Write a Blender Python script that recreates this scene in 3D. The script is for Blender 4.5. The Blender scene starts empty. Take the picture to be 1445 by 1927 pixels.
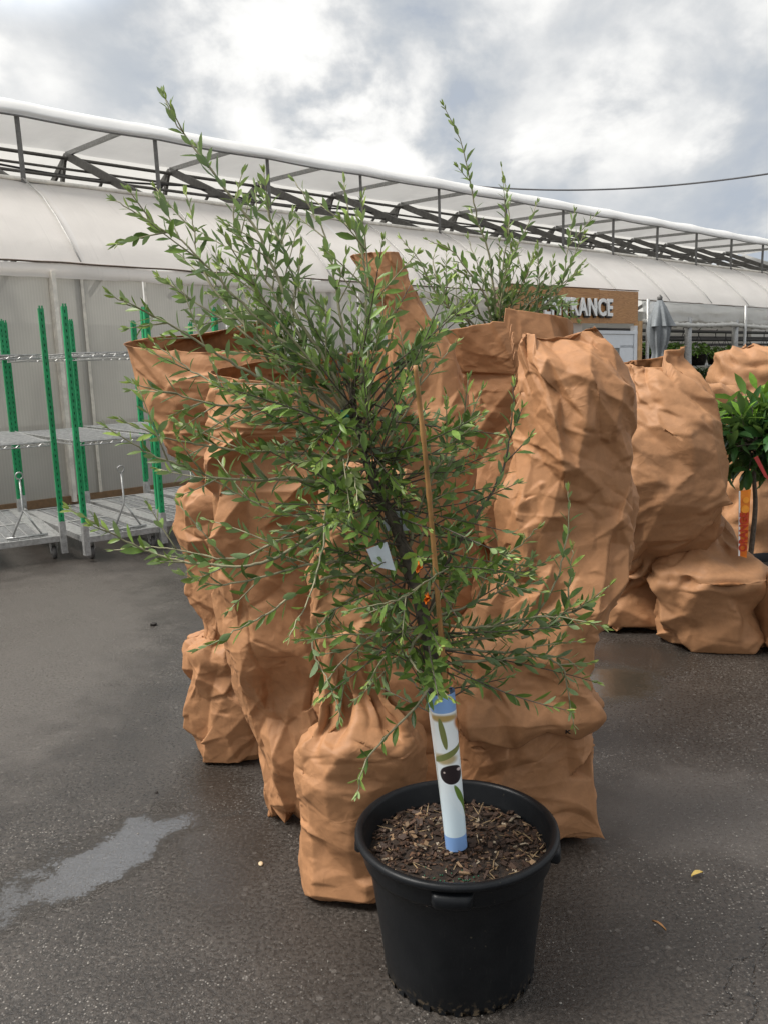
import bpy, bmesh, math, random
import numpy as np
from mathutils import Vector, Matrix, noise as mnoise

S = bpy.context.scene
COL = S.collection
rad = math.radians
# ------------------------------------------------------------------ camera
H = 1.6; FPX = 1620.0; PW, PH = 1445.0, 1927.0
_p, _r = rad(9.8), rad(2.0)
CF = np.array([0, math.cos(_p), -math.sin(_p)]); _R0 = np.array([1., 0, 0]); _U0 = np.array([0, math.sin(_p), math.cos(_p)])
CR = math.cos(_r)*_R0 - math.sin(_r)*_U0; CU = math.sin(_r)*_R0 + math.cos(_r)*_U0
CC = np.array([0, 0, H])
cam = bpy.data.cameras.new('camera'); co = bpy.data.objects.new('camera', cam); COL.objects.link(co)
cam.sensor_fit = 'VERTICAL'; cam.sensor_height = 36; cam.lens = FPX/PH*36; cam.clip_end = 2000; cam.clip_start = 0.05
M = Matrix.Identity(4)
for i in range(3):
    M[i][0], M[i][1], M[i][2], M[i][3] = CR[i], CU[i], -CF[i], CC[i]
co.matrix_world = M
S.camera = co
def ray(x, y): return CF + (x-PW/2)/FPX*CR - (y-PH/2)/FPX*CU
def G(x, y, z=0.0):
    d = ray(x, y); return CC + d*((z-H)/d[2])
def P(x, y, Y):
    d = ray(x, y); return CC + d*(Y/d[1])
def proj(q):
    v = np.asarray(q, float)-CC; return PW/2+FPX*(v@CR)/(v@CF), PH/2-FPX*(v@CU)/(v@CF)

# ------------------------------------------------------------------ light
S.view_settings.view_transform = 'Standard'; S.view_settings.look = 'None'
S.view_settings.exposure = 0.85; S.view_settings.gamma = 1.0; S.view_settings.use_curve_mapping = False
SUN_EL, SUN_AZ = rad(56), rad(262)      # azimuth clockwise from +Y: high on the left, a little behind the camera
sd = bpy.data.lights.new('sun', 'SUN'); sd.energy = 3.0; sd.angle = rad(24); sd.color = (1, 0.96, 0.9)
so = bpy.data.objects.new('sun', sd); COL.objects.link(so)
sv = Vector((math.cos(SUN_EL)*math.sin(SUN_AZ), math.cos(SUN_EL)*math.cos(SUN_AZ), math.sin(SUN_EL)))
so.rotation_euler = sv.to_track_quat('Z', 'Y').to_euler(); so.location = (0, 0, 30)

class NT:
    """small helper for node trees"""
    def __init__(s, tree): s.t = tree; s.n = tree.nodes; s.l = tree.links
    def new(s, typ, **kw):
        n = s.n.new(typ)
        for k, v in kw.items():
            if k.startswith('i_'):
                key = k[2:]; key = int(key) if key.isdigit() else key.replace('_', ' ')
                if isinstance(v, bpy.types.NodeSocket): s.l.new(v, n.inputs[key])
                else: n.inputs[key].default_value = v
            else: setattr(n, k, v)
        return n
    def link(s, a, b): s.l.new(a, b)
    def math(s, op, a, b=None, clamp=False):
        n = s.n.new('ShaderNodeMath'); n.operation = op; n.use_clamp = clamp
        for i, v in enumerate((a, b)):
            if v is None: continue
            if isinstance(v, bpy.types.NodeSocket): s.l.new(v, n.inputs[i])
            else: n.inputs[i].default_value = v
        return n.outputs[0]
    def mix(s, f, a, b, blend='MIX'):
        n = s.n.new('ShaderNodeMix'); n.data_type = 'RGBA'; n.blend_type = blend
        for key, v in ((0, f), (6, a), (7, b)):
            if isinstance(v, bpy.types.NodeSocket): s.l.new(v, n.inputs[key])
            else: n.inputs[key].default_value = v if key == 0 else (tuple(v)+(1,) if len(v) == 3 else v)
        return n.outputs[2]
    def ramp(s, fac, stops, interp='LINEAR'):
        n = s.n.new('ShaderNodeValToRGB'); n.color_ramp.interpolation = interp
        el = n.color_ramp.elements
        while len(el) < len(stops): el.new(0.5)
        for e, (p, c) in zip(el, stops):
            e.position = p; e.color = tuple(c)+(1,) if len(c) == 3 else c
        s.l.new(fac, n.inputs[0]); return n.outputs[0]
    def rng(s, v, a, b, c=0.0, d=1.0, smooth=True):
        n = s.n.new('ShaderNodeMapRange'); n.clamp = True
        n.interpolation_type = 'SMOOTHSTEP' if smooth else 'LINEAR'
        s.l.new(v, n.inputs[0])
        for i, x in zip((1, 2, 3, 4), (a, b, c, d)): n.inputs[i].default_value = x
        return n.outputs[0]
    def noise(s, vec, scale, detail=4, rough=0.55, dist=0.0, out='Fac'):
        n = s.n.new('ShaderNodeTexNoise'); n.inputs['Scale'].default_value = scale
        n.inputs['Detail'].default_value = detail; n.inputs['Roughness'].default_value = rough
        n.inputs['Distortion'].default_value = dist
        if vec is not None: s.l.new(vec, n.inputs['Vector'])
        return n.outputs[out]
    def mapping(s, vec, loc=(0, 0, 0), rot=(0, 0, 0), scale=(1, 1, 1)):
        n = s.n.new('ShaderNodeMapping'); s.l.new(vec, n.inputs[0])
        n.inputs[1].default_value = loc; n.inputs[2].default_value = rot; n.inputs[3].default_value = scale
        return n.outputs[0]

# world: physical sky behind a broken overcast of procedural cloud
W = bpy.data.worlds.new('World'); S.world = W; W.use_nodes = True
nt = NT(W.node_tree); nt.n.clear()
sky = nt.new('ShaderNodeTexSky', sky_type='NISHITA', sun_disc=False, sun_elevation=SUN_EL, sun_rotation=SUN_AZ)
bg1 = nt.new('ShaderNodeBackground', i_Color=sky.outputs[0], i_Strength=0.09)
tc = nt.new('ShaderNodeTexCoord'); d_ = tc.outputs['Generated']
sep = nt.new('ShaderNodeSeparateXYZ', i_0=d_)
zz = nt.math('ADD', nt.math('MAXIMUM', sep.outputs[2], 0.0), 0.42)
cmb = nt.new('ShaderNodeCombineXYZ')
nt.link(nt.math('DIVIDE', sep.outputs[0], zz), cmb.inputs[0]); nt.link(nt.math('DIVIDE', sep.outputs[1], zz), cmb.inputs[1])
cv = nt.mapping(cmb.outputs[0], loc=(3.1, 1.7, 0.4), scale=(1.0, 0.8, 1))
n1 = nt.noise(cv, 1.15, 9, 0.53, 0.3)
n2 = nt.noise(nt.mapping(cmb.outputs[0], loc=(7.3, 2.2, 5), scale=(1, .8, 1)), 4.2, 12, 0.55, 0.15)
n3 = nt.noise(nt.mapping(cmb.outputs[0], loc=(1.3, 9.2, 2)), 0.55, 3, 0.5, 0.2)
def blob(px, py, r0, r1):
    v = ray(px, py); v = v/np.linalg.norm(v)
    n = nt.new('ShaderNodeVectorMath', operation='DISTANCE', i_0=d_, i_1=tuple(v))
    dd = nt.math('ADD', n.outputs['Value'], nt.math('ADD', nt.math('MULTIPLY', nt.math('SUBTRACT', n1, 0.5), 0.4), nt.math('MULTIPLY', nt.math('SUBTRACT', n2, 0.5), 0.35)))
    return nt.rng(dd, r0, r1, 1, 0)
shape = nt.math('ADD', nt.math('ADD', nt.math('MULTIPLY', n1, 0.75), nt.math('MULTIPLY', n2, 1.25)), -0.49)
for (px, py, r0, r1, wgt) in [(640, 235, .0, .11, -.11), (900, 190, .0, .12, -.04), (1180, 320, .0, .22, -.09), (1420, 330, .0, .16, -.07), (1250, 130, .0, .20, -.02), (560, 120, .02, .16, -.04),
                              (150, 40, .05, .3, -.13), (640, 30, .0, .2, -.15), (560, 170, .0, .14, -.10), (1180, 110, .0, .2, .12), (1380, 170, .0, .12, .03), (470, 240, .0, .09, .13), (90, 150, .0, .10, .14), (860, 110, .0, .10, .10), (1150, 250, .0, .11, .10)]:
    shape = nt.math('ADD', shape, nt.math('MULTIPLY', blob(px, py, r0, r1), wgt))
ccol = nt.ramp(shape, [(0.26, (0.40, 0.44, 0.50)), (0.38, (0.49, 0.52, 0.555)), (0.46, (0.60, 0.615, 0.63)), (0.56, (0.80, 0.80, 0.79)), (0.74, (1.03, 1.03, 1.0))])
bg2 = nt.new('ShaderNodeBackground', i_Color=ccol)
_m = G(190, 1630)-CC; _m = np.array([_m[0], _m[1], -_m[2]]); _m /= np.linalg.norm(_m)          # added bright sky patch out of frame, placed for the left puddle's reflection
_dn = nt.new('ShaderNodeVectorMath', operation='DISTANCE', i_0=d_, i_1=tuple(_m)).outputs['Value']
_st = nt.math('ADD', nt.rng(sep.outputs[2], 0.40, 0.85, 0.66, .78), nt.rng(_dn, .20, .03, 0, 4.0))
nt.link(_st, bg2.inputs['Strength'])   # an overcast sky is brightest overhead
cov = nt.rng(shape, 0.10, 0.34, 0.9, 1.0)
mx = nt.new('ShaderNodeMixShader', i_0=cov); nt.link(bg1.outputs[0], mx.inputs[1]); nt.link(bg2.outputs[0], mx.inputs[2])
wo = nt.new('ShaderNodeOutputWorld'); nt.link(mx.outputs[0], wo.inputs[0])

# ------------------------------------------------------------------ materials
def mat(name):
    m = bpy.data.materials.new(name); m.use_nodes = True
    t = NT(m.node_tree); t.n.clear()
    out = t.new('ShaderNodeOutputMaterial')
    return m, t, out
def principled(t, out, color, rough=0.5, metal=0.0, bump=None, bstr=0.3, bdist=0.01, spec=0.5):
    b = t.new('ShaderNodeBsdfPrincipled')
    for k, v in (('Base Color', color), ('Roughness', rough), ('Metallic', metal), ('Specular IOR Level', spec)):
        if isinstance(v, bpy.types.NodeSocket): t.link(v, b.inputs[k])
        else: b.inputs[k].default_value = (tuple(v)+(1,)) if k == 'Base Color' else v
    if bump is not None:
        bn = t.new('ShaderNodeBump', i_Strength=bstr, i_Distance=bdist); t.link(bump, bn.inputs['Height']); t.link(bn.outputs[0], b.inputs['Normal'])
    t.link(b.outputs[0], out.inputs[0])
    return b
def simple(name, c, rough=0.5, metal=0.0, var=0.15, scale=20, bump=0.1):
    m, t, o = mat(name)
    tc = t.new('ShaderNodeTexCoord').outputs['Object']
    n = t.noise(tc, scale, 5, 0.6)
    c2 = tuple(max(0, x*(1-2*var)) for x in c); c3 = tuple(min(1, x*(1+var)) for x in c)
    col = t.ramp(n, [(0.3, c2), (0.7, c3)])
    principled(t, o, col, t.rng(n, 0.3, 0.7, rough-0.06, rough+0.08), metal, n, bump, 0.004)
    return m

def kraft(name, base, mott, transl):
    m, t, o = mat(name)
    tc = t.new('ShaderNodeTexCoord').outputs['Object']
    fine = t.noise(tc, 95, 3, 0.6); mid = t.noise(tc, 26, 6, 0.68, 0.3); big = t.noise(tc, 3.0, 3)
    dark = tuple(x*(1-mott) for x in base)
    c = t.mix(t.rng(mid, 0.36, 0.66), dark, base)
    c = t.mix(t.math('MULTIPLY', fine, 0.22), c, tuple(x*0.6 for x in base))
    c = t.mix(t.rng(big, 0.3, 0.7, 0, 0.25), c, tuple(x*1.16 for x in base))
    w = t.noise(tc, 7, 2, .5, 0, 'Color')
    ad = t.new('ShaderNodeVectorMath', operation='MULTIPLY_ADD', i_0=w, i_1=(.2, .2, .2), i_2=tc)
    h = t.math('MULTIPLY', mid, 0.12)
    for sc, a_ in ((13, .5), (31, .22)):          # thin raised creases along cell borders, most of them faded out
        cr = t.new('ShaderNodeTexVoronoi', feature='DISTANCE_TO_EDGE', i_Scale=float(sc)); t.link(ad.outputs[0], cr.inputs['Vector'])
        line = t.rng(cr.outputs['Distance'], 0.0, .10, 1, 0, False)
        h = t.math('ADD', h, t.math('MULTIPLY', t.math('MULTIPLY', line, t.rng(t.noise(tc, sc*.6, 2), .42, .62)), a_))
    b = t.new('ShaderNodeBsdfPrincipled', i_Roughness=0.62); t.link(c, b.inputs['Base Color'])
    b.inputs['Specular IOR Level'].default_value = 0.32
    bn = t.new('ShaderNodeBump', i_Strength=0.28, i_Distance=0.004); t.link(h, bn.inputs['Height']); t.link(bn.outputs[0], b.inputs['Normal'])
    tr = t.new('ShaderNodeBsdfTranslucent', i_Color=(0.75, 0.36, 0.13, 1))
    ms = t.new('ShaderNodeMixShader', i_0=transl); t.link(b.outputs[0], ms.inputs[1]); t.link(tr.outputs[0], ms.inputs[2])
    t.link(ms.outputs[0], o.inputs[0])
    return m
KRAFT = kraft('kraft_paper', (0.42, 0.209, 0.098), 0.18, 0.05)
KRAFT_IN = kraft('kraft_inside_shaded', (0.33, 0.145, 0.055), 0.42, 0.10)  # mottled inner face, its brown darkened to stand for shade in the mouths
KRAFT_FAR = kraft('kraft_paper_tan', (0.395, 0.202, 0.097), 0.16, 0.05)

def film(name, c, streak=True, tr=0.5, gloss=0.08, alpha=0.0):
    m, t, o = mat(name)
    tc = t.new('ShaderNodeTexCoord').outputs['Object']
    n = t.noise(tc, 1.4, 5, 0.6, 0.4)
    rotv = t.mapping(tc, rot=(0, 0, -rad(41)))      # x along the house
    st = t.noise(t.mapping(rotv, scale=(9, .35, .35)), 1.0, 4, 0.65, 0.6)
    col = t.mix(t.rng(n, 0.35, 0.7, 0, 0.35), c, tuple(x*0.82 for x in c))
    if streak: col = t.mix(t.rng(st, 0.6, 0.74, 0, 0.5), col, tuple(min(.9, x*1.25) for x in c))
    if streak: col = t.mix(t.rng(st, 0.40, 0.28, 0, 0.35), col, tuple(x*0.7 for x in c))
    df = t.new('ShaderNodeBsdfPrincipled', i_Roughness=0.35); t.link(col, df.inputs['Base Color'])
    bn = t.new('ShaderNodeBump', i_Strength=0.35, i_Distance=0.03); t.link(t.math('ADD', n, t.math('MULTIPLY', st, .4)), bn.inputs['Height']); t.link(bn.outputs[0], df.inputs['Normal'])
    tl = t.new('ShaderNodeBsdfTranslucent'); t.link(col, tl.inputs[0])
    ms = t.new('ShaderNodeMixShader', i_0=tr); t.link(df.outputs[0], ms.inputs[1]); t.link(tl.outputs[0], ms.inputs[2])
    last = ms.outputs[0]
    if alpha > 0:
        tp = t.new('ShaderNodeBsdfTransparent', i_Color=(.93, .94, .93, 1))
        m2 = t.new('ShaderNodeMixShader', i_0=alpha); t.link(last, m2.inputs[1]); t.link(tp.outputs[0], m2.inputs[2]); last = m2.outputs[0]
    t.link(last, o.inputs[0])
    return m
FILM = film('greenhouse_film', (0.82, 0.775, 0.725), True, 0.35)
FILM_IN = film('vent_film', (0.68, 0.67, 0.64), False, 0.5)
VENT = film('vent_flap_film', (0.86, 0.85, 0.83), False, 0.22)
PLASTIC = film('clear_plastic', (0.76, 0.755, 0.73), True, 0.4, alpha=0.28)

def polycarbonate():
    m, t, o = mat('polycarbonate')
    tc = t.new('ShaderNodeTexCoord').outputs['Object']
    rotv = t.mapping(tc, rot=(0, 0, -rad(41)))
    wv = t.new('ShaderNodeTexWave', wave_type='BANDS', bands_direction='X', i_Scale=9.0, i_Distortion=0.0); t.link(rotv, wv.inputs['Vector'])
    n = t.noise(t.mapping(rotv, scale=(1.6, 1, .8)), .9, 3, 0.5)
    col = t.mix(t.rng(n, .35, .7), (0.76, 0.74, 0.69), (0.62, 0.60, 0.56))
    col = t.mix(t.rng(wv.outputs['Fac'], .55, 1, 0, .12), col, (0.66, 0.64, 0.6))
    b = t.new('ShaderNodeBsdfPrincipled', i_Roughness=0.22); t.link(col, b.inputs['Base Color'])
    bn = t.new('ShaderNodeBump', i_Strength=0.2, i_Distance=0.004); t.link(wv.outputs['Fac'], bn.inputs['Height']); t.link(bn.outputs[0], b.inputs['Normal'])
    tl = t.new('ShaderNodeBsdfTranslucent'); t.link(col, tl.inputs[0])
    ms = t.new('ShaderNodeMixShader', i_0=.4); t.link(b.outputs[0], ms.inputs[1]); t.link(tl.outputs[0], ms.inputs[2])
    tp = t.new('ShaderNodeBsdfTransparent', i_Color=(.86, .85, .82, 1))
    m2 = t.new('ShaderNodeMixShader'); t.link(t.math('SUBTRACT', t.rng(wv.outputs['Fac'], .3, 1, .42, .37), t.rng(n, .45, .7, 0, .18)), m2.inputs[0]); t.link(ms.outputs[0], m2.inputs[1]); t.link(tp.outputs[0], m2.inputs[2])
    t.link(m2.outputs[0], o.inputs[0]); return m
POLY = polycarbonate()
STEEL = simple('galvanised_steel', (0.42, 0.42, 0.41), 0.42, 0.55, 0.2, 30)
DARKSTEEL = simple('dull_steel', (0.17, 0.165, 0.155), 0.55, 0.3, 0.2, 14)
BLACKPIPE = simple('black_pipe', (0.035, 0.035, 0.037), 0.5, 0, 0.2, 20)
GREENPOST = simple('green_paint', (0.012, 0.29, 0.105), 0.38, 0, 0.16, 14)
BLACKHOLE = simple('slot_dark', (0.012, 0.03, 0.02), 0.8, 0, 0.1, 20)
WHITEWOOD = simple('weathered_white_wood', (0.80, 0.75, 0.66), 0.65, 0, 0.15, 8)
WHITEPAINT = simple('white_door_paint', (0.74, 0.77, 0.8), 0.4, 0, 0.04, 6)
RUBBER = simple('caster_rubber', (0.09, 0.085, 0.08), 0.6, 0, 0.2, 40)
BAMBOO = simple('bamboo', (0.42, 0.22, 0.08), 0.42, 0, 0.22, 12)
BARK = simple('olive_bark', (0.10, 0.082, 0.062), 0.8, 0, 0.3, 60, 0.6)
TWIG = simple('olive_twig', (0.30, 0.28, 0.17), 0.6, 0, 0.25, 30)
WIRE = simple('wire', (0.03, 0.03, 0.035), 0.5)
GREYCLOTH = simple('grey_canvas', (0.20, 0.215, 0.225), 0.8, 0, 0.12, 40)
REDPL = simple('red_plastic', (0.42, 0.04, 0.035), 0.4)
CONCRETE = simple('concrete', (0.36, 0.35, 0.33), 0.85, 0, 0.15, 25, 0.4)
STONE = simple('grit_stone', (0.30, 0.28, 0.25), 0.7, 0, 0.35, 60)

def potblack():
    m, t, o = mat('black_pot_plastic')
    tc = t.new('ShaderNodeTexCoord').outputs['Object']
    n = t.noise(tc, 7, 6, 0.65); n2 = t.noise(tc, 160, 2); sp = t.noise(tc, 70, 3, .6)
    sepz = t.new('ShaderNodeSeparateXYZ', i_0=tc).outputs[2]
    col = t.ramp(n, [(0.35, (0.0045, 0.0055, 0.007)), (0.75, (0.012, 0.013, 0.0145))])
    dirt = t.math('MULTIPLY', t.rng(sepz, 0.055, 0.0, 0, .7), t.rng(sp, .52, .66))
    col = t.mix(dirt, col, (0.16, 0.12, 0.075))
    col = t.mix(t.rng(sp, .70, .76, 0, .6), col, (0.10, 0.085, 0.06))
    scr = t.noise(t.mapping(tc, scale=(30, 30, 2.5)), 2.2, 5, .7)
    col = t.mix(t.math('MULTIPLY', t.rng(scr, .60, .72, 0, .5), t.rng(n, .4, .6)), col, (0.030, 0.029, 0.027))
    principled(t, o, col, t.rng(n, .3, .7, .34, .5), 0, n2, 0.12, 0.002, .22)
    return m
POTBLACK = potblack()

def leafmat(name, back):
    m, t, o = mat(name)
    at = t.new('ShaderNodeAttribute', attribute_name='tint').outputs['Color']
    geo = t.new('ShaderNodeNewGeometry').outputs['Backfacing']
    tc = t.new('ShaderNodeTexCoord').outputs['Object']
    n = t.noise(tc, 45, 2)
    top = t.mix(t.rng(n, .3, .7, 0, .3), at, (0.02, 0.04, 0.014))
    und = t.mix(0.62, at, back)
    c = t.mix(geo, top, und)
    b = t.new('ShaderNodeBsdfPrincipled'); t.link(c, b.inputs['Base Color']); b.inputs['Specular IOR Level'].default_value = .25
    rr = t.math('MULTIPLY_ADD', geo, 0.25); t.link(rr, b.inputs['Roughness'])
    rr.node.inputs[2].default_value = 0.36
    tl = t.new('ShaderNodeBsdfTranslucent'); t.link(t.mix(.5, c, (0.16, 0.24, 0.04)), tl.inputs[0])
    ms = t.new('ShaderNodeMixShader', i_0=.30); t.link(b.outputs[0], ms.inputs[1]); t.link(tl.outputs[0], ms.inputs[2])
    t.link(ms.outputs[0], o.inputs[0]); return m
LEAF = leafmat('olive_leaf', (0.22, 0.29, 0.18))
LEAFC = leafmat('citrus_leaf', (0.10, 0.18, 0.06))

def woodboard():
    m, t, o = mat('stained_plywood')
    tc = t.new('ShaderNodeTexCoord').outputs['Object']
    rotv = t.mapping(tc, rot=(0, 0, -rad(41)))
    n = t.noise(t.mapping(rotv, scale=(.55, 1, 5)), 1.4, 3, 0.5, 0.6)
    wv = t.math('FRACT', t.math('MULTIPLY', n, 16))
    fine = t.noise(t.mapping(rotv, scale=(2, 1, 60)), 2, 3)
    col = t.ramp(wv, [(0, (0.34, 0.15, 0.045)), (.5, (0.56, 0.29, 0.105)), (1, (0.44, 0.205, 0.066))])
    col = t.mix(t.math('MULTIPLY', fine, .3), col, (0.16, 0.06, 0.018))
    principled(t, o, col, .5, 0, fine, .1, .003); return m
PLY = woodboard()
PINE = simple('pale_pine_trim', (0.55, 0.33, 0.15), 0.55, 0, 0.15, 9)
PLANTDARK = simple('dark_foliage', (0.02, 0.045, 0.014), 0.55, 0, 0.4, 5)

# ------------------------------------------------------------------ mesh helpers
def org(o):
    v = Vector((0, 0, 0))
    while o is not None: v = v + o.location; o = o.parent
    return v
def tag(o, label=None, cat=None, group=None, kind=None):
    if label: o['label'] = label
    if cat: o['category'] = cat
    if group: o['group'] = group
    if kind: o['kind'] = kind
    return o
def empty(name, loc, label, cat, group=None):
    o = bpy.data.objects.new(name, None); o.location = Vector([float(x) for x in loc]); o.empty_display_size = .1
    COL.objects.link(o); return tag(o, label, cat, group)
def kids(o): return [c for c in COL.objects if c.parent == o]
def copy_tree(o, parent=None):
    c = o.copy(); COL.objects.link(c); c.parent = parent
    for ch in kids(o): copy_tree(ch, c)
    return c
def link_mesh(name, verts, faces, mats, parent=None, smooth=True, midx=None, at=None):
    me = bpy.data.meshes.new(name)
    b = org(parent) if parent is not None else (Vector(at) if at is not None else Vector((0, 0, 0)))
    V = np.asarray(verts, float).reshape(-1, 3) - np.array(b)
    me.from_pydata(V.tolist() if not isinstance(faces, np.ndarray) else [tuple(v) for v in V], [], faces.tolist() if isinstance(faces, np.ndarray) else faces)
    if not isinstance(mats, (list, tuple)): mats = [mats]
    for m in mats: me.materials.append(m)
    if smooth: me.polygons.foreach_set('use_smooth', [True]*len(me.polygons))
    if midx is not None: me.polygons.foreach_set('material_index', midx)
    me.update()
    o = bpy.data.objects.new(name, me); COL.objects.link(o)
    if parent is not None: o.parent = parent
    elif at is not None: o.location = b
    return o
class MB:
    def __init__(s): s.v = []; s.f = []; s.m = []
    def add(s, vs, fs, mi=0):
        k = len(s.v); s.v += [tuple(float(c) for c in q) for q in vs]; s.f += [tuple(i+k for i in f) for f in fs]; s.m += [mi]*len(fs)
    def hexa(s, c8, mi=0):   # bottom ring 0-3, top ring 4-7
        s.add(c8, [(3, 2, 1, 0), (4, 5, 6, 7), (0, 1, 5, 4), (1, 2, 6, 5), (2, 3, 7, 6), (3, 0, 4, 7)], mi)
    def box(s, a, b, mi=0):
        x0, y0, z0 = a; x1, y1, z1 = b
        s.hexa([(x0, y0, z0), (x1, y0, z0), (x1, y1, z0), (x0, y1, z0), (x0, y0, z1), (x1, y0, z1), (x1, y1, z1), (x0, y1, z1)], mi)
    def obox(s, o, ax, ay, az, mi=0):
        o, ax, ay, az = map(np.array, (o, ax, ay, az)); c = [o, o+ax, o+ax+ay, o+ay]
        s.hexa(c+[q+az for q in c], mi)
    def bar(s, p, q, w, h, up=(0, 0, 1), mi=0):
        p = np.array(p, float); q = np.array(q, float); d = q-p; d /= np.linalg.norm(d)+1e-9
        up = np.array(up, float); sx = np.cross(d, up); sx /= np.linalg.norm(sx)+1e-9; sz = np.cross(sx, d)
        a = sx*w/2; b = sz*h/2
        s.hexa([p-a-b, p+a-b, q+a-b, q-a-b, p-a+b, p+a+b, q+a+b, q-a+b], mi)
    def tube(s, pts, r, n=6, mi=0, cap=True):
        pts = [np.array(p, float) for p in pts]; m = len(pts)
        if np.isscalar(r): r = [r]*m
        ref = None; vs = []
        for i, p in enumerate(pts):
            d = pts[min(i+1, m-1)]-pts[max(i-1, 0)]; d = d/(np.linalg.norm(d)+1e-12)
            if ref is None:
                ref = np.cross(d, [0, 0, 1.0]) if abs(d[2]) < .9 else np.cross(d, [1.0, 0, 0])
            ref = ref-d*(ref@d); ref /= np.linalg.norm(ref)+1e-12; bi = np.cross(d, ref)
            for k in range(n):
                a = 2*math.pi*k/n; vs.append(p+r[i]*(math.cos(a)*ref+math.sin(a)*bi))
        fs = [(i*n+k, i*n+(k+1) % n, (i+1)*n+(k+1) % n, (i+1)*n+k) for i in range(m-1) for k in range(n)]
        if cap: fs += [tuple(range(n-1, -1, -1)), tuple((m-1)*n+k for k in range(n))]
        s.add(vs, fs, mi)
    def lathe(s, c, prof, n=48, mi=0):
        c = np.array(c, float); vs = []
        for (r, z) in prof:
            for k in range(n):
                a = 2*math.pi*k/n; vs.append(c+np.array([r*math.cos(a), r*math.sin(a), z]))
        m = len(prof)
        s.add(vs, [(i*n+k, i*n+(k+1) % n, (i+1)*n+(k+1) % n, (i+1)*n+k) for i in range(m-1) for k in range(n)], mi)
    def build(s, name, mats, parent=None, smooth=False, at=None):
        return link_mesh(name, s.v, s.f, mats, parent, smooth, s.m, at)
def bevel(o, w=0.004, seg=2):
    b = o.modifiers.new('bevel', 'BEVEL'); b.width = w; b.segments = seg; b.limit_method = 'ANGLE'; return o
def catmull(ctrl, t):
    """ctrl (n,k) array, t in [0,n-1] array"""
    c = np.asarray(ctrl, float); n = len(c); i = np.clip(np.floor(t).astype(int), 0, n-2); f = (t-i)[:, None]
    p0 = c[np.maximum(i-1, 0)]; p1 = c[i]; p2 = c[i+1]; p3 = c[np.minimum(i+2, n-1)]
    return .5*((2*p1)+(-p0+p2)*f+(2*p0-5*p1+4*p2-p3)*f*f+(-p0+3*p1-3*p2+p3)*f**3)
def gridfaces(nv, nu, wrap):
    i = np.arange(nv-1)[:, None]; k = np.arange(nu if wrap else nu-1)[None, :]; k2 = (k+1) % nu
    return np.stack([i*nu+k, i*nu+k2, (i+1)*nu+k2, (i+1)*nu+k], -1).reshape(-1, 4)

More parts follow.
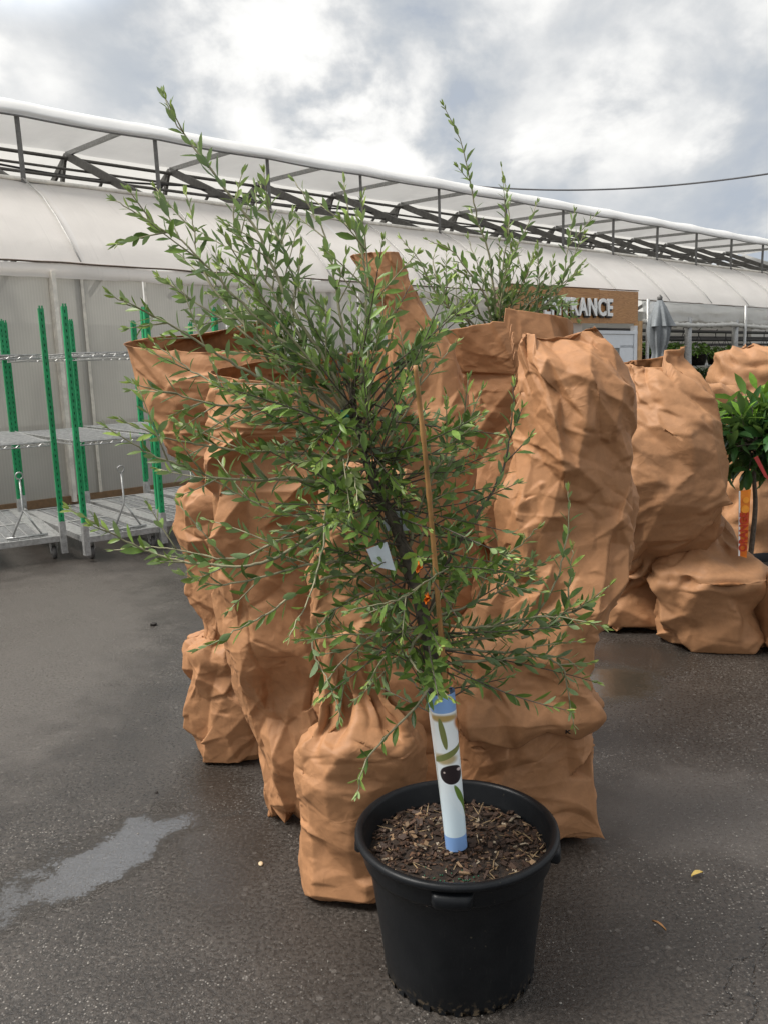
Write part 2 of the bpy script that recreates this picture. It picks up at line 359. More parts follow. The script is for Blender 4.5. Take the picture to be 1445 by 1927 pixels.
# ------------------------------------------------------------------ ground
def ground():
    m, t, o = mat('wet_asphalt')
    tc = t.new('ShaderNodeTexCoord').outputs['Object']
    big = t.noise(tc, 0.55, 5, 0.6, 0.3); mid = t.noise(tc, 4.0, 6, 0.65); fine = t.noise(tc, 75, 5, 0.72); fin2 = t.noise(tc, 210, 3, .7)
    col = t.ramp(t.math('ADD', t.math('MULTIPLY', big, .5), t.math('MULTIPLY', mid, .5)), [(0.36, (0.032, 0.0265, 0.0225)), (0.62, (0.064, 0.054, 0.046))])
    col = t.mix(t.rng(fine, .44, .56, .62, 0), col, (0.010, 0.009, 0.008))
    vo = t.new('ShaderNodeTexVoronoi', i_Scale=140.0); t.link(tc, vo.inputs['Vector'])
    vsep = t.new('ShaderNodeSeparateColor', i_0=vo.outputs['Color'])
    stone = t.math('MULTIPLY', t.rng(vsep.outputs[0], .66, .74), t.rng(vo.outputs['Distance'], .50, .28))
    stone = t.math('MULTIPLY', stone, t.rng(t.noise(tc, 1.3, 4, .6), .40, .66, .12, 1))
    scol = t.ramp(vsep.outputs[1], [(0, (0.09, 0.08, 0.07)), (.6, (0.16, 0.145, 0.13)), (1, (0.40, 0.37, 0.33))])
    col = t.mix(t.math('MULTIPLY', stone, .8), col, scol)
    vb = t.new('ShaderNodeTexVoronoi', i_Scale=34.0); t.link(tc, vb.inputs['Vector'])
    vbs = t.new('ShaderNodeSeparateColor', i_0=vb.outputs['Color'])
    st2 = t.math('MULTIPLY', t.rng(vbs.outputs[0], .93, .95), t.rng(vb.outputs['Distance'], .34, .18))
    col = t.mix(t.math('MULTIPLY', st2, .4), col, (0.17, 0.155, 0.14))
    # standing water
    def seg(a, b, w0, w1):
        a = np.array(a); b = np.array(b); c = (a+b)/2; L = np.linalg.norm(b-a)/2; ang = math.atan2(b[1]-a[1], b[0]-a[0])
        n = t.new('ShaderNodeVectorMath', operation='SUBTRACT', i_0=tc, i_1=(c[0], c[1], 0))
        rv = t.new('ShaderNodeVectorRotate', rotation_type='Z_AXIS', i_Angle=-ang); t.link(n.outputs[0], rv.inputs[0])
        sc = t.new('ShaderNodeVectorMath', operation='MULTIPLY', i_0=rv.outputs[0], i_1=(1/L, 1/w0, 0))
        ln = t.new('ShaderNodeVectorMath', operation='LENGTH', i_0=sc.outputs[0]).outputs['Value']
        dd = t.math('ADD', ln, t.math('MULTIPLY', t.math('SUBTRACT', t.noise(tc, 5, 6, .62), .5), w1))
        dd = t.math('ADD', dd, t.math('MULTIPLY', t.math('SUBTRACT', fine, .5), .9))
        return t.rng(dd, 1.12, .55)
    p1 = t.math('MULTIPLY', seg(G(430, 1500)[:2], G(-170, 1790)[:2], 0.19, 1.9), .85)
    p2 = seg(G(1070, 1270)[:2], G(1240, 1300)[:2], 0.34, 1.1)
    p3 = t.math('MULTIPLY', seg(G(1085, 1215)[:2], G(1330, 1262)[:2], 0.3, 1.0), .55)
    p4 = t.math('MULTIPLY', seg(G(400, 1420)[:2], G(430, 1800)[:2], 0.22, .8), .35)
    pud = t.math('MAXIMUM', t.math('MAXIMUM', p1, p2), t.math('MAXIMUM', p3, p4))
    damp = t.rng(t.noise(tc, .9, 4, .6), .35, .65)
    col = t.mix(t.math('MULTIPLY', pud, .8), col, (0.026, 0.022, 0.018))
    col = t.mix(t.math('MULTIPLY', p2, .6), col, (0.036, 0.030, 0.021))
    paler = t.math('MAXIMUM', t.math('MULTIPLY', seg(G(-250, 1230)[:2], G(330, 1180)[:2], 2.4, .9), .9), t.math('MULTIPLY', seg(G(1240, 1440)[:2], G(1440, 1640)[:2], .45, 1.3), .8))  # paler grey asphalt areas, far left and middle right
    col = t.mix(t.math('MULTIPLY', t.math('MULTIPLY', paler, .75), t.rng(fine, .3, .7, .55, 1)), col, (0.125, 0.111, 0.099))
    # cracks, lower right
    def crack(a, b, w):
        a = np.array(a); b = np.array(b); c = (a+b)/2; L = np.linalg.norm(b-a)/2; ang = math.atan2(b[1]-a[1], b[0]-a[0])
        wob = t.noise(tc, 6, 5, .7, 0, 'Color')
        wv = t.new('ShaderNodeVectorMath', operation='MULTIPLY_ADD', i_0=wob, i_1=(.22, .22, 0), i_2=tc)
        n = t.new('ShaderNodeVectorMath', operation='SUBTRACT', i_0=wv.outputs[0], i_1=(c[0]+.11, c[1]+.11, 0))
        rv = t.new('ShaderNodeVectorRotate', rotation_type='Z_AXIS', i_Angle=-ang); t.link(n.outputs[0], rv.inputs[0])
        s2 = t.new('ShaderNodeSeparateXYZ', i_0=rv.outputs[0])
        return t.math('MULTIPLY', t.rng(t.math('ABSOLUTE', s2.outputs[1]), w*1.6, w*.3), t.rng(t.math('ABSOLUTE', s2.outputs[0]), L, L*.85))
    ck = t.math('MAXIMUM', t.math('MAXIMUM', crack(G(1395, 1927)[:2], G(1440, 1745)[:2], .005), crack(G(1320, 1915)[:2], G(1410, 1790)[:2], .004)), crack(G(1230, 1690)[:2], G(1275, 1735)[:2], .003))
    ck = t.math('MULTIPLY', ck, t.rng(t.noise(tc, 30, 3, .6), .42, .55))
    col = t.mix(t.math('MULTIPLY', ck, .85), col, (0.008, 0.007, 0.006))
    ro = t.math('ADD', t.rng(fine, .3, .7, .27, .46), t.math('MULTIPLY', damp, -.06))
    ro = t.math('MAXIMUM', t.math('SUBTRACT', ro, t.math('MULTIPLY', pud, .36)), .07)
    hgt = t.math('ADD', t.math('ADD', t.math('MULTIPLY', fine, 1.0), t.math('MULTIPLY', fin2, .4)), t.math('ADD', t.math('MULTIPLY', stone, .22), t.math('MULTIPLY', ck, -2.5)))
    hgt = t.math('MULTIPLY', hgt, t.rng(pud, 0, 1, 1, .10, False))
    hgt = t.math('ADD', hgt, t.math('MULTIPLY', mid, .8))
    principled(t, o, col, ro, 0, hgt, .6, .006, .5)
    n = 40; xs = np.linspace(-90, 90, n); ys = np.linspace(-40, 140, n)
    vs = [(x, y, 0) for y in ys for x in xs]
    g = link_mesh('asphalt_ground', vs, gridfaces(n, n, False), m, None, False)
    tag(g, 'dark wet asphalt yard with puddles and cracks', 'ground', None, 'structure')
ground()

# ------------------------------------------------------------------ greenhouse (along direction D, depth along B)
A = rad(48); D = np.array([math.sin(A), math.cos(A), 0]); NN = np.array([math.cos(A), -math.sin(A), 0]); B = -NN
P0 = np.array([G(130, 948)[0], G(130, 948)[1], 0])
def gw(s, o, z): return P0+D*s+B*o+np.array([0, 0, z-0.012*max(s, 0)*min(1, z/2.5)])
def onwall(px, py, o=0.0):
    d = ray(px, py); k = (o-(CC-P0)@B)/(d@B); q = CC+k*d; return (q-P0)@D, q[2]
GH = empty('greenhouse', P0, 'long white poly greenhouse with open roof vents and corrugated clear walls', 'greenhouse')
rs = np.random.RandomState(4)
SMIN, SMAX = -7.5, 27.6
FR = [0.41+1.98*k for k in range(-4, 14)]
def filmgrid(name, prof, m, ds=.14, wob=.02, s0=SMIN, s1=SMAX, sub=5, seed=0, parent=GH, droop=0.0):
    ss = np.arange(s0, s1, ds); tt = np.linspace(0, len(prof)-1, (len(prof)-1)*sub+1)
    pr = catmull(prof, tt); vs = []
    for j, (o_, z_) in enumerate(pr):
        e = min(j, len(pr)-1-j)/len(pr)
        for s in ss:
            ph = (s-FR[0])/1.98; sag = (abs(math.sin(math.pi*ph)))*droop
            w = wob*mnoise.noise(Vector((s*.9+seed, j*.35, seed)))+wob*.5*mnoise.noise(Vector((s*3.1, j*.9, seed+5)))
            vs.append(gw(s, o_+w*.7, z_+w-sag))
    return link_mesh(name, vs, gridfaces(len(pr), len(ss), False), m, parent, True)
filmgrid('roof_film', [(0, 2.93), (.20, 3.20), (.55, 3.54), (1.0, 3.87), (1.5, 4.16)], FILM, seed=1, wob=.03)
filmgrid('vent_flap', [(1.42, 4.955), (1.40, 5.04), (1.60, 5.20), (2.3, 5.35), (3.4, 5.44), (4.6, 5.40)], VENT, seed=2, wob=.016, droop=.018)
filmgrid('roof_film', [(4.64, 5.41), (6.4, 4.95), (7.8, 4.2), (8.8, 3.3), (9.2, 2.8)], FILM_IN, seed=3, wob=.02, ds=.4)
filmgrid('back_wall_film', [(9.21, 2.79), (9.25, 1.2), (9.25, 0.0)], FILM_IN, seed=3, wob=.02, ds=.4, sub=2)
filmgrid('film_hem', [(-.02, 2.925), (-.05, 2.84), (-.04, 2.75)], FILM, seed=6, wob=.03, sub=3, s1=8.2)
for s_ in (SMIN, SMAX):
    vs = [gw(s_, 0, 0), gw(s_, 9.25, 0), gw(s_, 9.2, 2.8), gw(s_, 7.8, 4.2), gw(s_, 4.6, 5.4), gw(s_, 1.5, 4.15), gw(s_, 0, 2.93)]
    link_mesh('end_wall_film', vs, [tuple(range(7))], FILM_IN, GH, False)
# dark batten strip along the eave, edge lines
mb = MB(); pts = [gw(s, -.035, 2.93+.012*mnoise.noise(Vector((s*2.2, 0, 3)))) for s in np.arange(SMIN, SMAX, .12)]
mb.tube(pts, .012, 5); mb.build('eave_batten', simple('rusty_batten', (0.10, 0.07, 0.05), .8), GH, True)
mb = MB(); mb.tube([gw(s, 1.39, 4.95-.018*abs(math.sin(math.pi*(s-FR[0])/1.98))) for s in np.arange(SMIN, SMAX, .15)], .014, 5); mb.build('vent_edge_pipe', DARKSTEEL, GH, True)
mb = MB(); mb.tube([gw(s, 1.49, 4.18) for s in np.arange(SMIN, SMAX, .5)], .03, 6); mb.build('roof_edge_purlin', WHITEWOOD, GH, True)
RIBSHADE = simple('rib_shadow', (0.50, 0.48, 0.45), .5)  # darker strips laid over the roof film to imitate rib shadows
for k, s in enumerate(FR):
    mb = MB(); mb.tube([gw(s+.02*math.sin(z_*7), o_-.035, z_+.03) for o_, z_ in [(0, 2.93), (.20, 3.20), (.55, 3.54), (1.0, 3.87), (1.5, 4.16)]], .011, 5); mb.build('rib_shadow', RIBSHADE, GH, True)
    mb = MB(); mb.bar(gw(s, 4.6, 5.34), gw(s, 1.55, 4.06), .05, .13); mb.build('rafter', DARKSTEEL, GH)
    mb = MB(); mb.bar(gw(s, 4.6, 5.36), gw(s, 2.0, 5.27), .05, .07); mb.build('vent_arm', STEEL, GH)
    mb = MB(); mb.bar(gw(s, 1.47, 4.1), gw(s-.02, 1.45, 4.97), .05, .05, up=(1, 0, 0)); mb.build('vent_prop', DARKSTEEL, GH)
    mb = MB(); mb.bar(gw(s, 4.62, 5.34), gw(s, 8.6, 3.4), .05, .11); mb.build('rafter', DARKSTEEL, GH)
    mb = MB(); mb.bar(gw(s, 4.7, 5.3), gw(s, 5.3, 4.1), .05, .09); mb.bar(gw(s, 3.3, 4.72), gw(s, 4.1, 4.1), .035, .04); mb.bar(gw(s, 5.3, 4.95), gw(s, 4.9, 4.1), .03, .03)
    mb.bar(gw(s, 1.5, 4.03), gw(s, 8.2, 4.03), .05, .06); mb.build('truss_web', DARKSTEEL, GH)
    if s < 8: mb = MB(); mb.bar(gw(s, .06, 0), gw(s, .06, 2.9), .07, .07, up=(1, 0, 0)); mb.build('wall_post', STEEL, GH)
for (o_, z_, r_) in [(4.55, 5.28, .03), (3.9, 4.95, .022), (3.0, 4.62, .025), (5.2, 4.98, .022), (5.6, 4.62, .03), (2.4, 4.36, .022), (3.6, 4.28, .025), (4.4, 4.5, .022), (2.0, 4.24, .02)]:
    mb = MB(); mb.tube([gw(s, o_, z_) for s in np.arange(SMIN, SMAX, 1.0)], r_, 6); mb.build('purlin_pipe', DARKSTEEL, GH, True)
for (o_, z_, dr, ph) in [(3.4, 4.83, .10, 0), (4.7, 4.72, .14, .4)]:
    mb = MB(); mb.tube([gw(s, o_, z_-dr*abs(math.sin(math.pi*(s/3.96+ph)))) for s in np.arange(SMIN, SMAX, .22)], .018, 5); mb.build('irrigation_hose', BLACKPIPE, GH, True)
mb = MB()
for s in np.arange(SMIN+.3, SMAX, .31):
    mb.tube([gw(s, 5.0+.8*rs.rand(), 4.9), gw(s, 5.0, 3.6)], .004, 3)
mb.build('hanging_string', DARKSTEEL, GH)
# corrugated wall panels with battens
mb = MB()
edges = [-7.5, -6.0, -4.55, -3.05, -1.6, onwall(115, 720)[0]]
sB = onwall(160, 600)[0]
while edges[-1] < 8.0: edges.append(edges[-1]+1.22)
edges[-1] = 8.1
for a_, b_ in zip(edges[:-1], edges[1:]):
    m_ = MB(); m_.obox(gw(a_+.03, .0, .05), D*(b_-a_-.06), B*.012, np.array([0, 0, 2.74])); m_.build('wall_panel', POLY, GH)
    m_ = MB(); m_.bar(gw(b_, -.02, .03), gw(b_, -.02, 2.8), .03, .03, up=(1, 0, 0)) if b_ != edges[5] else m_.bar(gw(b_, -.03, .03), gw(b_, -.03, 2.82), .15, .05, up=tuple(D))
    m_.build('wall_batten', WHITEWOOD, GH)
m_ = MB(); m_.bar(gw(sB, -.02, .03), gw(sB, -.02, 2.8), .03, .03, up=(1, 0, 0)); m_.build('wall_batten', WHITEWOOD, GH)
m_ = MB(); m_.obox(gw(SMIN, -.05, 0), D*(8.2-SMIN), B*.05, np.array([0, 0, .10])); m_.build('base_board', simple('brown_board', (0.22, 0.13, 0.065), .7), GH)
# door bay
s_dl, s_dr = onwall(1100, 640)[0], onwall(1186, 640)[0]
zd = 2.17
def slab(name, s0, s1, z0, z1, o0, th, m, parent=GH):
    q = MB(); q.obox(gw(s0, o0, z0), gw(s1, o0, z0)-gw(s0, o0, z0), B*th, np.array([0, 0, z1-z0])); return q.build(name, m, parent)
slab('bay_wall', 8.12, s_dl-.1, 0, 2.9, 0, .08, FILM)
DR = empty('door', gw(s_dl, -.06, 0), None, None); DR.parent = GH; DR.location = Vector(gw(s_dl, -.06, 0)-P0)
wd = s_dr-s_dl
slab('door_leaf', s_dl, s_dr, .02, .95, -.06, .045, WHITEPAINT, DR); slab('door_leaf', s_dl, s_dr, 1.86, zd-.03, -.06, .045, WHITEPAINT, DR)
slab('door_leaf', s_dl, s_dl+.2*wd, .95, 1.86, -.06, .045, WHITEPAINT, DR); slab('door_leaf', s_dr-.30*wd, s_dr, .95, 1.86, -.06, .045, WHITEPAINT, DR)
q = MB(); a_, b_ = s_dl+.2*wd, s_dr-.30*wd
for i in range(1, 3): q.bar(gw(a_+(b_-a_)*i/3, -.05, .95), gw(a_+(b_-a_)*i/3, -.05, 1.86), .02, .02, up=(1, 0, 0))
for i in range(1, 4): q.bar(gw(a_, -.05, .95+.91*i/4), gw(b_, -.05, .95+.91*i/4), .02, .02)
q.build('glazing_bars', WHITEPAINT, DR)
slab('pane', a_, b_, .95, 1.86, -.035, .006, simple('door_glass', (0.35, 0.36, 0.33), .12, 0, .4, 6), DR)
q = MB(); q.box((-.02, -.02, -.06), (.02, .02, .06)); hh = q.build('hinge', simple('hinge_bronze', (0.15, 0.07, 0.04), .5), DR); hh.location = Vector(gw(s_dr, -.085, 1.75))-org(DR)
s_fr = onwall(1200, 640)[0]
slab('door_frame', s_dr+.012, s_fr-.16, 0, zd+.05, -.08, .1, WHITEPAINT); slab('door_frame', s_dl-.1, s_fr-.16, zd, zd+.07, -.085, .1, WHITEPAINT)
slab('door_trim', s_fr-.158, s_fr, 0, 2.32, -.1, .12, PINE)
# open side right of the door: curtain valance, roll, posts
filmgrid('plastic_valance', [(-.03, 2.96), (-.07, 2.75), (-.06, 2.52)], PLASTIC, s0=s_fr+.05, sub=5, seed=8, wob=.05, ds=.08)
mb = MB(); ss = np.arange(s_fr+.05, SMAX, .1); mb.tube([gw(s, -.09, 2.47-.06*abs(math.sin((s-s_fr)*.75))) for s in ss], [.055+.014*math.sin(s*37)+.01*math.sin(s*11) for s in ss], 8)
mb.build('rolled_curtain', film('rolled_plastic', (0.66, 0.65, 0.6), False, .2), GH, True)
for px in (1292, 1380):
    s_ = onwall(px, 650)[0]; mb = MB(); pp = [gw(s_, -.02, 2.6), gw(s_, -.02, 2.0), gw(s_+.03, -.02, 1.4), gw(s_+.08, -.02, 0)]
    mb.tube(pp, .085, 8); mb.build('steel_post', STEEL, GH, True)
for px in (1207, 1391):
    s_ = onwall(px, 620)[0]; mb = MB(); mb.tube([gw(s_, -.14, 2.95), gw(s_, -.14, 0)], .04, 8); mb.build('steel_post', STEEL, GH, True)
for (o_, z_) in [(.9, 2.33), (1.3, 2.12), (2.4, 2.25), (3.2, 2.05)]:
    mb = MB(); mb.tube([gw(s, o_, z_) for s in np.arange(s_fr-.5, SMAX, 1)], .045, 6); mb.build('hanger_pipe', BLACKPIPE, GH, True)
slab('inner_wall', s_fr-.4, SMAX-.05, 0, 2.9, 4.2, .05, FILM_IN)
# red crumpled trim at the far end of the vent
mb = MB()
for k in range(14):
    s_ = 22.4+.3*k; mb.obox(gw(s_, 1.37, 4.92-.02*(k % 3)), D*.31, B*.02, np.array([0, 0, .05+.03*((k*7) % 4)]))
mb.build('red_strip', simple('red_film', (0.55, 0.10, 0.07), .5), GH)

# things inside the greenhouse seen through the clear wall and the open side
INB = empty('potting_bench', gw(2.5, 2.2, 0), 'dark potting bench standing behind the corrugated clear wall', 'bench')
q = MB(); q.obox(gw(-4, 1.6, .78), D*11, B*1.3, np.array([0, 0, .06])); q.build('bench_top', simple('bench_wood', (0.16, 0.12, 0.08), .8), INB)
q = MB(); q.obox(gw(-4, 1.75, .0), D*11, B*1.0, np.array([0, 0, .775])); q.build('bench_skirt', simple('bench_dark', (0.03, 0.028, 0.025), .8), INB)
for k, (s_, w_) in enumerate([(1.55, .5), (2.35, .62)]):
    mb = MB(); mb.lathe(gw(s_, .7, 0), [(.02, 0.01), (w_*.36, 0.01), (w_*.45, .42), (w_*.5, .45), (w_*.47, .46), (w_*.4, .44), (.02, .43)], 20)
    o_ = mb.build('plastic_tub', REDPL, None, True, at=gw(s_, .7, 0))
    tag(o_, ['red plastic tub behind the clear wall, the smaller nearer the white batten', 'larger red plastic tub on the floor behind the clear wall by the wire cart'][k], 'tub', 'red tubs behind the wall')

def leaf_block(N, pos, dirv, upv, L, Wd, curl, tint):
    """N leaves with arrays of base position, direction, up, length, width -> verts, faces, colours"""
    side = np.cross(dirv, upv); side /= np.linalg.norm(side, axis=1)[:, None]+1e-9
    up = np.cross(side, dirv)
    prof = [(0, 0.0), (.18, .55), (.45, 1.0), (.75, .78), (1, 0)]
    vs = []; k = 0
    for (t, w) in prof:
        c = pos+dirv*(L*t)[:, None]-up*(curl*L*t*t)[:, None]
        if w == 0: vs.append(c)
        else:
            for sx in (-1, 0, 1):
                vs.append(c+side*(Wd*.5*w*sx)[:, None]+up*(Wd*(.16 if sx else 0)*w)[:, None])
    V = np.stack(vs, 1).reshape(-1, 3); n = len(vs)
    base = [(0, 2, 1), (0, 3, 2), (1, 2, 5, 4), (2, 3, 6, 5), (4, 5, 8, 7), (5, 6, 9, 8), (7, 8, 10), (8, 9, 10)]
    fs = [tuple(i*n+q for q in f) for i in range(N) for f in base]
    return V, fs, np.repeat(tint, n, 0)
def build_leaves(name, L, m, parent):
    pos, dv, up, ln, wd, cu, ti = [np.array(x, float) for x in zip(*L)]
    V, fs, tn = leaf_block(len(L), pos, dv, up, ln, wd, cu, ti)
    o = link_mesh(name, V, fs, m, parent, True)
    ca = o.data.color_attributes.new('tint', 'FLOAT_COLOR', 'POINT')
    ca.data.foreach_set('color', np.concatenate([tn, np.ones((len(tn), 1))], 1).astype(np.float32).ravel())
    return o
def unit(v): v = np.asarray(v, float); return v/(np.linalg.norm(v)+1e-12)

def hanging(k, s_, o_, z_, kind, label):
    c = gw(s_, o_, z_)
    r = empty('hanging_basket', c, label, 'hanging basket', 'hanging baskets in the greenhouse')
    mb = MB(); mb.lathe(c, [(.02, -.30), (.17, -.30), (.25, -.03), (.27, 0), (.24, -.02), (.02, -.03)], 14); mb.build('basket', POTBLACK, r, True)
    mb = MB()
    for a in (0, 2.1, 4.2): mb.tube([c+np.array([.24*math.cos(a), .24*math.sin(a), 0]), c+np.array([0, 0, .5])], .006, 4)
    mb.tube([c+np.array([0, 0, .5]), c+np.array([0, 0, .62]), c+np.array([.05, 0, .66])], .014, 5); mb.build('hanger_wire', WIRE, r)
    q = np.random.RandomState(50+k); L = []
    for i in range(150):
        a = q.rand()*6.28; rr = .52*math.sqrt(q.rand()); zz = .18*q.rand()-(.34*rr if kind else .12*rr)
        d = unit([math.cos(a), math.sin(a), q.uniform(-.9, .5) if kind else q.uniform(-.2, .8)])
        tint = np.array([.2, .38, .06])*q.uniform(.35, 1.5)
        L.append((c+np.array([rr*math.cos(a), rr*math.sin(a), zz+.04]), d, unit(np.array([0, 0, 1])+q.randn(3)*.4), q.uniform(.10, .2), q.uniform(.05, .11) if not kind else .03, .3, tint))
    build_leaves('foliage', L, LEAFC, r)
spots = [(1255, 655, .9, 0, 'fern basket hanging just right of the folded grey umbrella'), (1284, 652, 1.3, 0, 'basket hanging behind the first thick steel post'), (1313, 656, .9, 1, 'trailing basket hanging just right of the first steel post'),
         (1345, 655, 1.3, 0, 'full leafy basket hanging midway between the steel posts'), (1364, 660, .9, 0, 'basket hanging just left of the second steel post'), (1405, 656, 1.3, 1, 'trailing basket hanging just right of the second steel post'),
         (1436, 655, .9, 0, 'basket hanging at the right edge of the photo'), (1222, 652, 1.3, 0, 'basket half hidden behind the folded umbrella')]
for k, (px, py, o_, kd, lb) in enumerate(spots):
    s_, z_ = onwall(px, py, o_); hanging(k, s_, o_, z_+.0, kd, lb)
# staging shelf with leafy pots, right
SH = empty('plant_shelf', gw(16, 2.6, 0), 'white staging shelf with potted plants inside the open greenhouse side', 'shelf')
for z_ in (1.28, .72): q = MB(); q.obox(gw(12.9, 2.4, z_), D*13, B*.5, np.array([0, 0, .06])); q.build('shelf_board', WHITEPAINT, SH)
q = MB()
for s_ in np.arange(13, 26, 2.1): q.bar(gw(s_, 2.65, 0), gw(s_, 2.65, 1.3), .05, .05, up=(1, 0, 0))
q.build('shelf_upright', STEEL, SH)
for k, (px, py, lb) in enumerate([(1265, 705, 'dark leafy potted plant on the shelf beside the umbrella'), (1318, 712, 'broad leaved potted plant on the shelf right of the first steel post'), (1345, 705, 'tall dark strappy plant on the shelf above the paper sleeves')]):
    s_, z_ = onwall(px, 712, 2.0); c = gw(s_, 2.0, .78)
    r = empty('potted_plant', gw(s_, 2.0, 0), lb, 'potted plant', 'shelf plants in the greenhouse')
    q = MB(); q.lathe(c-np.array([0, 0, .78]), [(.3, 0), (.3, .5), (.36, .74), (.38, .78), (.05, .76)], 14); q.build('pot', POTBLACK, r, True)
    g_ = np.random.RandomState(80+k); L = []
    for i in range(90):
        a = g_.rand()*6.28; d = unit([math.cos(a)*.6, math.sin(a)*.6, g_.uniform(.1, 1.2)])
        L.append((c+np.array([g_.uniform(-.3, .3), g_.uniform(-.3, .3), g_.uniform(0, .25)]), d, unit([math.cos(a)*-.5, -.5*math.sin(a), 1]), g_.uniform(.25, .55), g_.uniform(.05, .1), .5, np.array([.05, .11, .03])*g_.uniform(.4, 1.6)))
    build_leaves('foliage', L, LEAFC, r)

# entrance sign
s0, s1 = onwall(945, 560, -.2)[0], onwall(1200, 560, -.2)[0]
zb, zt = onwall(1200, 609, -.2)[1], onwall(1200, 551, -.2)[1]
c0 = P0+D*s0-B*.2
SG = empty('entrance_sign', (c0[0], c0[1], zb), 'stained wooden signboard reading ENTRANCE in white raised capitals above the door', 'sign')
def rawslab(name, sa, sb, za, zb_, o0, th, m, parent):
    q = MB(); q.obox(P0+D*sa+B*o0+np.array([0, 0, za]), D*(sb-sa), B*th, np.array([0, 0, zb_-za])); return q.build(name, m, parent)
smid = onwall(1127, 560, -.2)[0]
rawslab('board', s0, smid-.004, zb, zt+.03, -.2, .05, PLY, SG); rawslab('board', smid+.004, s1, zb, zt+.02, -.2, .05, PLY, SG)
rawslab('board_edge', s0, s1+.01, zt+.034, zt+.05, -.21, .06, simple('board_edge', (0.14, 0.07, 0.03), .7), SG)
txr = onwall(1151, 590, -.25)[0]; cap = onwall(1120, 561, -.25)[1]-onwall(1120, 594, -.25)[1]; zbase = onwall(1151, 594, -.25)[1]
def text(name, body, size, off, ext, m, parent, loc, rotm, align='RIGHT', xs=1.0, spc=1.0):
    cu = bpy.data.curves.new(name, 'FONT'); cu.body = body; cu.size = size; cu.offset = off; cu.extrude = ext; cu.align_x = align; cu.space_character = spc
    cu.resolution_u = 3; cu.materials.append(m)
    o = bpy.data.objects.new(name, cu); COL.objects.link(o); o.parent = parent
    me = bpy.data.meshes.new_from_object(o.evaluated_get(bpy.context.evaluated_depsgraph_get()))
    bpy.data.objects.remove(o); me.name = name
    o = bpy.data.objects.new(name, me); COL.objects.link(o); o.parent = parent
    if not me.materials: me.materials.append(m)
    o.matrix_local = Matrix.Translation(Vector(loc)-org(parent)) @ rotm.to_4x4() @ Matrix.Scale(xs, 4, (1, 0, 0))
    return o
rot_w = Matrix((tuple(D), (0, 0, 1), tuple(NN))).transposed()
TXW = simple('sign_white', (0.85, 0.85, 0.83), .4, 0, .02)
TXB = simple('sign_black', (0.02, 0.02, 0.02), .6)
tl_ = P0+D*txr-B*.255+np.array([0, 0, zbase])
text('lettering', 'ENTRANCE', cap/.73, .012, .02, TXW, SG, tl_, rot_w, xs=.88, spc=1.12)
text('lettering_shadow', 'ENTRANCE', cap/.73, .028, .012, TXB, SG, tl_+B*.032+np.array([0, 0, -.018])+D*.012, rot_w, xs=.88, spc=1.12)

# folded umbrella
ub = P(1238, 700, 12.6); UB = empty('patio_umbrella', (ub[0], ub[1], 0), 'folded grey patio umbrella tied round its pole, in front of the greenhouse', 'umbrella')
zt_ = P(1238, 566, 12.6)[2]; c = np.array([ub[0], ub[1], 0])
mb = MB(); mb.tube([c, c+[0, 0, zt_]], .022, 8); mb.build('pole', DARKSTEEL, UB, True)
mb = MB(); mb.lathe(c, [(.22, 0.01), (.24, .05), (.05, .09), (.03, .3), (.0, .31)], 20); mb.build('base', DARKSTEEL, UB, True)
mb = MB(); mb.lathe(c, [(.0, zt_-.02), (.035, zt_), (.04, zt_+.05), (.0, zt_+.09)], 10); mb.build('finial', DARKSTEEL, UB, True)
def cloth(prof, seed, m, name, parent, nf=9):
    n = 90; vs = []
    tt = np.linspace(0, len(prof)-1, (len(prof)-1)*6+1); pr = catmull(prof, tt)
    for (r_, z_, a_) in pr:
        for k in range(n):
            th = 2*math.pi*k/n; w = 1+a_*(abs(((th*nf/6.283+.3*math.sin(th*2+seed)) % 1)-.5)*4-1)+a_*.35*math.sin(th*3+z_*6+seed)
            vs.append(c+np.array([r_*w*math.cos(th), r_*w*math.sin(th), z_]))
    link_mesh(name, vs, gridfaces(len(pr), n, True), m, parent, True)
cloth([(.16, zt_-1.5, .5), (.175, zt_-1.25, .5), (.15, zt_-1.0, .42), (.075, zt_-.76, .34), (.115, zt_-.55, .36), (.13, zt_-.3, .3), (.085, zt_-.1, .16), (.03, zt_, .05)], 1, GREYCLOTH, 'canopy', UB)
cloth([(.165, zt_-.36, .36), (.15, zt_-.3, .26), (.105, zt_-.13, .10), (.04, zt_+.005, .03)], 3, GREYCLOTH, 'canopy_cap', UB, 5)

# overhead cable
mb = MB(); a_, b_ = P(960, 355, 32), P(1600, 300, 26)
mb.tube([a_+(b_-a_)*t-np.array([0, 0, 1.3*t*(1-t)]) for t in np.linspace(-.3, 1.2, 40)], .028, 5)
tag(mb.build('overhead_cable', WIRE, None, True), 'thin black overhead cable crossing the sky above the greenhouse roof', 'cable')

